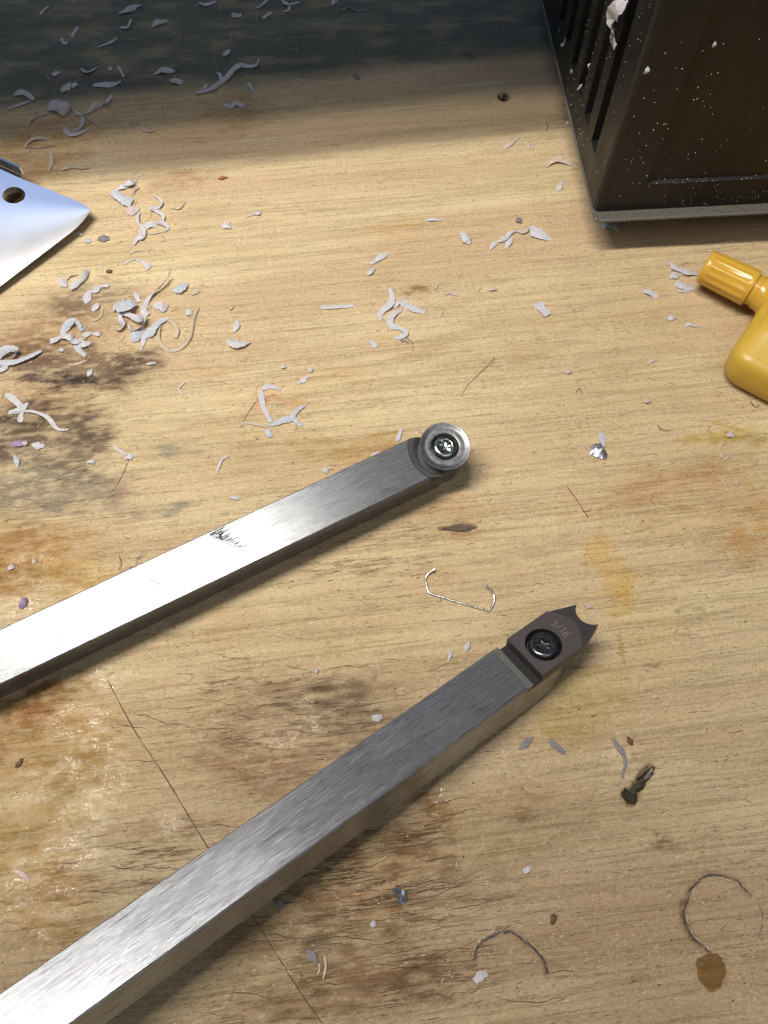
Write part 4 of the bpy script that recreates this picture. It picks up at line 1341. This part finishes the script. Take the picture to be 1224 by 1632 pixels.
# middle-left heap
K(101, 450, 17, 11, -50, 'small petal at the upper left of the big pale heap')
S([(106, 447), (113, 440, .4), (124, 438)], 2, 'brown stem joining petal and rolled shaving', 'shave_dark')
S([(113, 463), (120, 455, .6), (129, 449, .8), (135, 441, 1), (141, 432)], [7, 9, 6, 8, 8], 'rolled tube-like shaving above the dark stain', 'shave', (0, 30, 60))
K(140, 473, 22, 13, 75, 'upright pale petal below the rolled shaving')
S([(146, 464), (152, 461, .7), (160, 455)], [8, 11, 7], 'bent petal right of the rolled shaving')
K(168, 455, 15, 7, 12, 'slim petal pointing right above the big pale heap')
K(151, 489, 15, 11, 60, 'crinkled scrap left of the bluish wad')
S([(140, 505), (150, 510, .3), (160, 504), (164, 490, .4)], 2.5, 'thin tan loop left of the bluish wad', 'shave_tan')
K(198, 484, 29, 26, 10, 'bluish wad of shaving topping the big pale heap', 'shave_grey', .45, 0, 'chip', 1.0, 1.6)
S([(191, 499, 1), (192, 509, 1.5), (197, 519, .8), (190, 527, .5), (183, 524, .8)], [7, 8, 8, 7, 5], 'curled lip on the left of the big pale heap', 'shave', (0, 40, 60))
S([(192, 499, .8), (206, 502, 2), (219, 508, 2.4), (229, 506, 1.6), (231, 514, 1.2), (222, 524, 1.6), (211, 527, 1.2), (205, 517, .6)], [6, 9, 10, 9, 10, 11, 10, 6], 'looping ribbon in the middle of the big pale heap', 'shave', (10, 40, 60, 30))
S([(271, 440, 1.5), (262, 450, 1.8), (252, 460, 1.4), (244, 467, 1), (236, 476, .8), (232, 486, .6), (229, 496, .8), (236, 502, .5)], [4, 6, 7, 9, 8, 6, 8, 9], 'long twisted spear rising from the big pale heap', 'shave', (50, 60, 20, -20, 30))
S([(215, 466), (219, 474, .5), (222, 481)], 6, 'short pale scrap between wad and spear')
K(219, 534, 26, 16, 40, 'dark bluish sheet at the foot of the big pale heap', 'shave_grey', .3, 15, 'chip', .5, .8)
S([(229, 524), (229, 535, .7), (228, 545, .5), (225, 558)], [5, 7, 6, 3], 'hanging strip at the foot of the big pale heap')
S([(230, 538), (238, 530, 1), (245, 522, 1.3), (254, 513, 1), (268, 507, .6)], [8, 13, 13, 9, 4], 'wide leaf-like sheet right of the big pale heap', 'shave_grey', (10, -10, 20))
S([(268, 509), (257, 517, .5), (253, 529, .7), (254, 543, .6), (262, 555, .5), (275, 559, .4), (291, 553, .6), (302, 539, .8), (306, 523, 1), (308, 507, 1.2), (316, 489, .6)], [2.5, 3, 4, 4, 4, 4, 4, 4, 3.5, 3, 2.5], 'thin long loop like a question mark right of the big pale heap', 'shave_tan', 20)
S([(265, 509), (276, 515, .8), (283, 526, 1), (279, 538, .5)], [4, 4, 4, 8], 'inner hook inside the thin long loop', 'shave_tan')
K(302, 497, 12, 12, -40, 'crumpled bit on top of the thin long loop')
S([(247, 491), (254, 486, .8), (259, 492, .9), (268, 485)], [9, 11, 9, 5], 'curled scrap above the thin long loop', 'shave', 25)
S([(274, 463), (283, 461, .7), (291, 457, .9), (298, 451)], [5, 14, 14, 9], 'broad pointed flake right of the long spear', 'shave_grey', 0)
S([(305, 470), (310, 465, .6), (320, 463)], [3, 8, 3], 'small tan hood-shaped flake by the broad pointed one', 'shave_tan')
# cluster over the dark stain
S([(97, 533), (103, 524, .8), (110, 514, 1.8), (119, 510, 2), (125, 517, 1.2), (129, 523, .8), (135, 521)], [6, 10, 9, 7, 8, 8, 5], 'arched ribbon crowning the heap on the dark stain', 'shave_grey', (10, 50, 20))
S([(80, 544), (88, 541, .7), (99, 535)], [12, 9, 5], 'flared scrap at the left of the heap on the stain')
K(108, 536, 18, 13, -10, 'bright white knob in the heap on the stain', 'shave', .7, 0, 'chip', .6, .7)
S([(112, 540), (121, 544, .9), (132, 541)], 10, 'upper crossbar of the heap on the stain', 'shave_grey')
S([(122, 551), (133, 548, 1), (144, 545)], 9, 'lower crossbar of the heap on the stain')
S([(119, 550), (126, 558, .8), (136, 567)], 8, 'leg slanting down from the heap on the stain', 'shave_grey')
K(138, 531, 16, 9, 15, 'white flake right of the arched ribbon')
K(154, 532, 14, 7, -10, 'small jagged flake at the right of the heap on the stain')
K(97, 557, 10, 8, 10, 'white speck-like flake below the heap on the stain')
S([(110, 581), (122, 580, .4), (137, 574)], [2, 4, 3], 'tan splinter below the heap on the stain', 'shave_tan')
K(143, 594, 13, 8, 60, 'pale flake on the dark band of the stain')
S([(-8, 577), (6, 578, .8), (22, 577, .8), (40, 571, 1), (66, 559, .6)], [9, 10, 10, 10, 9], 'wide flat ribbon coming in from the left edge', 'shave_grey', -12)
S([(-2, 570, 1), (4, 560, 2), (14, 555, 2.4), (27, 558, 1.8), (19, 570, 1)], 10, 'rolled end of the wide ribbon at the left edge', 'shave_grey', (30, 50))
S([(3, 576, .5), (8, 586, .8), (-4, 592, .6)], 8, 'curl under the wide ribbon at the left edge', 'shave_grey')
S([(10, 628), (20, 635, .8), (28, 642, 1), (34, 649, .8), (38, 656)], [8, 10, 10, 9, 8], 'upper arm of the crossed shavings below the dark band')
S([(14, 657), (24, 654, .7), (36, 650, .8), (44, 642)], [7, 8, 8, 7], 'short arm of the crossed shavings below the dark band')
S([(34, 658), (33, 666, .4), (32, 673)], 8, 'downward stub of the crossed shavings')
S([(14, 660), (28, 658, .5), (41, 655, .6), (54, 656, .8), (66, 660, 1), (76, 665, .8), (83, 673, .6), (88, 680, .4), (96, 685, .5), (109, 684, .3)], [2, 3, 3.5, 4, 5, 7, 8, 6, 4, 3], 'long tail of the crossed shavings sweeping right')
K(29, 706, 22, 10, 8, 'purple flake near the left edge', 'shave_purple')
K(38, 706, 8, 10, 60, 'pink crumb touching the purple flake', 'shave_pink')
K(61, 709, 21, 11, -8, 'whitish arrowhead flake right of the purple one')
K(25, 735, 20, 8, -75, 'dim upright flake below the purple one', 'shave_grey')
S([(181, 711), (190, 718, .4), (201, 725)], 4, 'thin straight sliver left of the blue-grey smudge')
K(206, 728, 17, 10, 20, 'small flake at the end of the thin straight sliver')
K(145, 735, 14, 8, 0, 'faint flake on the grey stain')
# centre
K(375, 519, 21, 10, 75, 'upright pale flake above the cupped shaving')
S([(363, 541), (372, 547, .5), (384, 549, .8), (399, 545)], [11, 16, 13, 5], 'cupped boat-shaped shaving in the left middle', 'shave', -15, .5)
S([(511, 490), (524, 489, .4), (545, 488, .4), (564, 486)], 7, 'straight flat strip in the upper middle')
K(368, 490, 8, 6, 30, 'tiny brownish flake above the upright pale one', 'shave_tan')
K(241, 579, 14, 6, 8, 'little flake below the thin long loop')
S([(291, 629), (285, 619, .4), (294, 608)], 3.5, 'pinkish thin bent shaving left of centre', 'shave_pink')
S([(474, 612), (483, 606, .4), (490, 600)], [3, 7, 6], 'lower part of a two-piece pale sliver in the middle')
K(495, 589, 11, 7, 60, 'upper crumb of the two-piece pale sliver')
K(452, 584, 9, 8, 0, 'tiny lavender dot above the bent C shaving', 'shave')
S([(447, 621), (437, 617, .4), (426, 616), (417, 621, .4)], [4, 7, 8, 7], 'top hook of the bent C-shaped shaving', 'shave')
S([(416, 622), (417, 634, .5), (420, 648, .4), (427, 662, .5), (432, 673)], [7, 8, 7, 7, 7], 'upright stroke of the bent C-shaped shaving', 'shave')
S([(428, 678), (440, 674, .5), (452, 669, .6), (465, 666, .5), (472, 655, .7), (487, 645)], [6, 9, 9, 9, 9, 5], 'foot of the bent C-shaped shaving rising to the right', 'shave_grey')
S([(427, 681), (415, 678, .5), (402, 675, .5), (388, 674), (379, 681)], [4, 4, 3, 4, 4], 'thin tan tail at the left of the bent C shaving', 'shave_tan')
S([(425, 684), (428, 690, .5), (431, 697)], 8, 'small stub under the bent C-shaped shaving', 'shave_grey')
S([(468, 668), (474, 673, .4), (481, 679)], 7, 'side stub at the right of the bent C shaving', 'shave_grey')
S([(345, 755), (349, 742, .5), (354, 732, .5), (366, 725)], 3.5, 'pale thin curve in front of the bent C shaving')
K(519, 749, 12, 9, -50, 'pale flake against the round-cutter bar')
K(636, 693, 22, 7, 70, 'pale scuffed flake behind the round cutter', 'shave', .05)
K(600, 723, 18, 7, 15, 'faint flat flake on the yellowish patch by the bar', 'shave_pink', .05)
K(374, 793, 18, 6, -10, 'dim flake near the worn print of the bar', 'shave', .05)
# right of centre, back
S([(677, 353), (686, 349, .6), (696, 350, .4), (708, 349)], [3, 7, 5, 3], 'small feathered shaving in the bright back centre', 'shave')
K(743, 379, 23, 15, -55, 'curled leaf-shaped flake in the bright back', 'shave', .5)
S([(780, 398), (786, 390, .5), (791, 385, .6)], [3, 8, 5], 'left leaf at the end of the winding chain shaving')
S([(791, 385), (800, 382, .7), (808, 376, .6), (815, 369, .8), (822, 367)], [4, 7, 6, 7, 6], 'winding chain shaving in the bright back')
S([(822, 367), (832, 369, .7), (839, 366, .8), (845, 359)], [5, 7, 7, 4], 'link between chain shaving and wing', 'shave_tan')
S([(845, 361), (854, 369, .8), (864, 375, .9), (879, 383)], [6, 17, 16, 3], 'broad insect-wing flake at the end of the chain', 'shave', 15, .2)
K(811, 387, 22, 9, 60, 'slim petal below the winding chain shaving')
K(828, 351, 11, 9, -50, 'dark bluish flake above the winding chain shaving', 'shave_dark')
S([(590, 421), (600, 414, .5), (609, 408, .5), (619, 405)], [5, 9, 9, 4], 'pale torn shaving in the middle back')
K(591, 432, 17, 8, 40, 'smaller flake under the pale torn shaving')
S([(620, 459), (625, 470, .6), (623, 482, .9), (613, 492, .6), (606, 500, .5), (607, 511)], [7, 8, 10, 11, 10, 4], 'left S-curve of the squiggly shavings right of centre', 'shave', (0, 20, -10))
S([(627, 490), (634, 482, .8), (641, 483, .8), (649, 494)], [6, 8, 7, 4], 'small arch between the squiggly shavings', 'shave')
S([(640, 473), (649, 483, .5), (658, 491, .6), (678, 498)], [2, 6, 9, 8], 'right arm of the squiggly shavings', 'shave')
S([(640, 494), (629, 499, .7), (622, 508, .6), (624, 519, .5), (637, 522, .6), (647, 529, .8), (640, 536, .4), (628, 539)], [7, 9, 9, 9, 7, 9, 8, 5], 'lower S-curve of the squiggly shavings', 'shave', (0, 25, -15))
S([(638, 541), (645, 543, .3), (651, 545)], 3, 'dark little tail under the squiggly shavings', 'shave_dark')
K(594, 548, 16, 10, -50, 'flat faint flake below the squiggly shavings', 'shave', .05)
S([(708, 470), (716, 466, .6), (723, 467, .6), (729, 471)], [2, 5, 6, 3], 'small brown bridge-shaped chip right of centre', 'shave_tan', 30)
K(786, 460, 14, 7, 10, 'faint cream flake right of centre', 'shave_tan', .1)
S([(857, 483), (865, 493, .5), (874, 503)], [15, 14, 15], 'rectangular ridged flake in the upper right middle', 'shave', 5, .2, 'flake', 'chip')
S([(871, 266), (880, 257, 1), (890, 253, 1.4), (900, 257, 1), (913, 263)], [3, 7, 8, 7, 6], 'bird-shaped shaving against the side of the black case', 'shave_tan', (0, 20))
K(893, 296, 15, 9, 75, 'small oval flake beside the black case')
S([(802, 238), (813, 229, .4), (826, 219)], [6, 7, 5], 'narrow strip of shaving left of the black case', 'shave_tan')
S([(842, 238), (844, 231, .5), (849, 229), (848, 238, .3)], 3, 'tiny ring-like curl left of the black case', 'shave_tan')
S([(958, 362), (968, 357, .6), (977, 361, .6), (986, 370)], [12, 14, 9, 3], 'flake in the shadow under the front of the black case', 'shave_grey')
S([(1158, 388), (1160, 384, .5), (1166, 384, .5), (1168, 389)], 2.5, 'small ring curl in front of the black case shadow', 'shave_tan')
# by the bottle
S([(1064, 417), (1075, 424, .4), (1086, 427)], 4, 'thin fringe behind the flakes at the cap')
K(1080, 427, 22, 12, -20, 'upper left flake of the pile at the bottle cap')
S([(1084, 430), (1096, 433, .8), (1113, 437)], [6, 12, 5], 'upper right petal of the pile at the bottle cap')
K(1075, 440, 18, 12, 10, 'middle flake of the pile at the bottle cap')
S([(1077, 449), (1090, 456, .6), (1107, 459)], [10, 15, 9], 'lower wide flake of the pile at the bottle cap')
S([(1080, 463), (1090, 464, .3), (1100, 463)], 5, 'bottom strip of the pile at the bottle cap')
K(1037, 468, 26, 12, -28, 'triangular white flake left of the bottle cap', 'shave', .1)
K(1070, 506, 15, 10, 10, 'small white flake below the bottle cap')
S([(1091, 521), (1098, 516, .5), (1106, 519, .4), (1120, 519)], [4, 6, 4, 2], 'crinkled strip below the bottle cap')
S([(1035, 580), (1038, 572, .6), (1042, 577, .4)], 4, 'tiny standing curl in the right middle', 'shave_tan')
K(905, 591, 14, 8, 10, 'faint pale flake in the right middle', 'shave_tan', .05)
K(1032, 637, 14, 9, 0, 'faint cream flake in the open right side', 'shave_tan', .05)
# foil flake
S([(943, 711), (950, 715, .8), (958, 722, .9), (967, 727)], [16, 22, 22, 12], 'dark grey shiny scrap, right middle of the bench', 'foil', 10, .25, 'flake', 'chip')
S([(957, 688), (960, 699, .6), (963, 712)], [8, 9, 7], 'bluish stem rising from the shiny grey scrap', 'shave_grey')
K(1164, 692, 13, 11, 0, 'round pinkish flake on the yellow stain at right', 'shave_pink')
S([(1148, 722), (1151, 730, .3)], 4, 'upper pale splinter on the brown wood at right', 'shave_tan')
S([(1155, 733), (1162, 726, .3)], 2.5, 'leaning pale splinter on the brown wood at right', 'shave_tan')
S([(1151, 770), (1154, 763, .3)], 4, 'lower pale splinter on the brown wood at right', 'shave_tan')
S([(1172, 762), (1175, 774, .3)], 4, 'brown pale-edged splinter on the wood at right', 'shave_tan')
K(938, 965, 16, 6, -20, 'cream sliver right of the notched cutter', 'shave_tan')
# front right
S([(977, 1178), (983, 1186, .5), (990, 1196, .5), (996, 1207)], [5, 8, 8, 6], 'grey strip above the gouge in front right', 'shave_dark')
S([(995, 1207), (997, 1218, .4), (994, 1228), (992, 1240)], [5, 5, 4, 3], 'grey tail running down to the gouge', 'shave_dark')
K(888, 1190, 34, 10, -40, 'dim flat flake right of the lower bar', 'shave_dark', .05)
K(838, 1184, 30, 10, 40, 'dim flat flake close to the lower bar', 'shave_dark', .05)
K(840, 1386, 14, 9, 20, 'pale crumb in the front centre right', 'shave', .1)
K(766, 1557, 24, 13, 35, 'lavender oblong flake under the arched dent', 'shave', .1, 0, 'chip')
S([(627, 1422), (634, 1418, .8), (642, 1424, .9), (645, 1432, .8), (638, 1440)], [8, 9, 9, 9, 6], 'crumpled silver curl in the front centre', 'foil', (0, 50, -40, 30), .4)
S([(630, 1428), (637, 1432, .7), (636, 1441)], 7, 'inner fold of the crumpled silver curl', 'foil', 40)
K(497, 1524, 26, 12, -50, 'grey flat flake by the long scribed line in front', 'shave_dark', .1)
S([(508, 1535), (509, 1545, .3), (506, 1553)], 2.5, 'thin pale sliver right of the grey flat flake', 'shave_tan')
S([(517, 1523), (519, 1540, .4), (515, 1560)], 3, 'longer pale sliver right of the grey flat flake', 'shave_tan')
S([(436, 1436), (443, 1438, .8), (453, 1445)], [4, 10, 5], 'pale scrap in the shadow of the lower bar', 'shave_dark')
K(601, 1143, 16, 11, 10, 'whitish lump just behind the lower bar', 'shave', .4, 0, 'chip')
K(504, 1069, 8, 7, 0, 'tiny white crumb in the middle of the bench front', 'shave', .5)
K(595, 1473, 10, 9, 0, 'small pale crumb on the cracked wood in front', 'shave', .3)
S([(24, 1387), (36, 1393, .5), (46, 1402)], 5, 'thin pinkish scrap on the varnish at lower left', 'shave_pink')
K(17, 904, 10, 9, 30, 'white square crumb on the amber stain', 'shave', .2, 0, 'chip')
S([(53, 889), (54, 897, .3), (56, 893)], 4, 'tiny white cross-shaped scrap on the amber stain', 'shave_tan')
S([(33, 970), (38, 960, 1), (40, 953, .6)], [8, 10, 9], 'dark violet-blue curl on the amber stain', 'shave_purple', 30, .5)
K(700, 955, 6, 5, 0, 'speck-size crumb near the bent wire', 'shave_tan')
K(745, 1030, 20, 7, 70, 'faint pale smear left of the notched cutter', 'shave', .05)
K(716, 1044, 16, 6, 80, 'second faint smear left of the notched cutter', 'shave', .05)
# seeds
K(1004, 1181, 16, 8, -60, 'small brown seed-like chip right of the lower bar', 'brown', .5)
K(882, 1465, 18, 9, 75, 'dark brown seed-like chip near the arched dent', 'brown', .5)
K(30, 1216, 18, 7, 55, 'dark glossy splinter on the varnish at lower left', 'brown', .4)
# on the black case
Pf = BO + BX * fx + BY * fy
Pl_ = BO + BX * fx
FRL, FRF = (Pl_, -BX), (BO + BY * (fy + pd), -BY)
GC = 'scraps clinging to the black case'
S([(1003, 0, .5), (1000, 10, 1.2), (991, 18, 1.8), (982, 26, 1.2), (982, 36, .8), (984, 44, 1.4), (987, 52, 2.0), (982, 60, 1.2), (984, 76, .6)], [12, 20, 24, 20, 19, 16, 12, 20, 13], 'large white curl stuck in the slots of the black case', 'shave', (0, 20, -40, -20, 40, 20, -10), .2, frame=FRL, group=GC)
K(1029, 111, 13, 7, 60, 'white flake near the upright edge of the black case', 'shave', .2, frame=(BO + BY * fy, -BY), group=GC)
K(1138, 70, 10, 6, 65, 'small white flake high on the black case front', 'shave', .3, frame=FRF, group=GC)
K(1120, 22, 14, 3, 12, 'dim thin sliver high on the black case front', 'shave_dark', .3, frame=FRF, group=GC)
S([(895, 72), (900, 70, .4), (904, 60, .6)], [6, 6, 4], 'grey bent scrap low on the slotted side of the black case', 'shave_grey', frame=FRL, group=GC)
S([(892, 52), (894, 44, .4)], 3, 'tiny grey scrap above the bent one on the slotted side', 'shave_grey', frame=FRL, group=GC)
S([(910, 117), (912, 111, .5), (914, 116, .4)], 3, 'small arched scrap low on the slotted side', 'shave_grey', frame=FRL, group=GC)
S([(921, 143), (926, 138, .4), (929, 135)], 4, 'white scrap at the foot of a slot of the black case', frame=FRL, group=GC)
S([(903, 200, .3), (905, 196, .6), (907, 195, .3), (906, 199, .2)], 1.8, 'tiny loop caught on the case rim at left', frame=FRL, group=GC)
K(941, 105, 8, 4, 80, 'white grain beside the second slot of the black case', frame=FRL, group=GC)

# crumbs and sawdust too small to count
g = Geo()
for _ in range(420):
    p = at(rs.uniform(0, 1224), rs.uniform(30, 1632))
    r = rs.choice((.10, .14, .18, .26)) * rs.uniform(.7, 1.2)
    n = 5; a0 = rs.uniform(0, 6.28); k = rs.uniform(.4, 1); z = ztop(p.x, p.y)
    pts = [(p.x + r * math.cos(a0 + 6.283 * i / n), p.y + r * k * math.sin(a0 + 6.283 * i / n), z + .05) for i in range(n)]
    g.add(pts + [(p.x, p.y, z + .05 + r * .7)], [(i, (i + 1) % n, n) for i in range(n)])
tag(g.build('dark_crumbs', M['crack']), 'dark crumbs and grit sprinkled over the bench', kind='stuff')
g = Geo()
for _ in range(520):
    if rs.random() < .55: p = at(rs.gauss(130, 80), rs.gauss(560, 110))
    elif rs.random() < .4: p = at(rs.uniform(0, 500), rs.uniform(0, 180))
    else: p = at(rs.uniform(0, 1224), rs.uniform(20, 1632))
    r = rs.choice((.12, .16, .22, .34)) * rs.uniform(.7, 1.2)
    n = 4; a0 = rs.uniform(0, 6.28); k = rs.uniform(.3, 1); z = ztop(p.x, p.y)
    pts = [(p.x + r * math.cos(a0 + 6.283 * i / n), p.y + r * k * math.sin(a0 + 6.283 * i / n), z + .05 + rs.uniform(0, .2)) for i in range(n)]
    g.add(pts + [(p.x, p.y, z + .05 + r * .6)], [(i, (i + 1) % n, n) for i in range(n)])
tag(g.build('pale_crumbs', M['shave_tan']), 'pale sawdust crumbs sprinkled over the bench', kind='stuff')

# fine broken wisps among the heaps, too many to count
g = Geo()
for (cx_, cy_, sx_, sy_, n_) in [(235, 500, 45, 35, 26), (125, 545, 40, 30, 26), (225, 350, 35, 45, 22), (120, 195, 60, 28, 26), (60, 650, 50, 40, 14), (640, 500, 40, 40, 10), (1085, 440, 30, 20, 8), (300, 60, 200, 45, 26), (440, 660, 40, 30, 8)]:
    for _ in range(n_):
        px_, py_ = rs.gauss(cx_, sx_), rs.gauss(cy_, sy_)
        if px_ < 2: continue
        a = rs.uniform(0, 6.28); L = rs.uniform(5, 17); k = rs.uniform(-1.6, 1.6)
        P = []
        for i in range(4):
            p = at(px_, py_); P.append(Vector((p.x, p.y, .12 + ztop(p.x, p.y) + (.5 * rs.random() if 0 < i < 3 else 0))))
            px_ += math.cos(a) * L / 3; py_ -= math.sin(a) * L / 3; a += k / 3
        tube(g, catmull(P, 3), rs.uniform(.06, .15), 4, lambda t: 1.1 - .6 * t)
tag(g.build('shaving_wisps', M['shave_tan']), 'fine broken wisps lying among the heaps of shavings', kind='stuff')
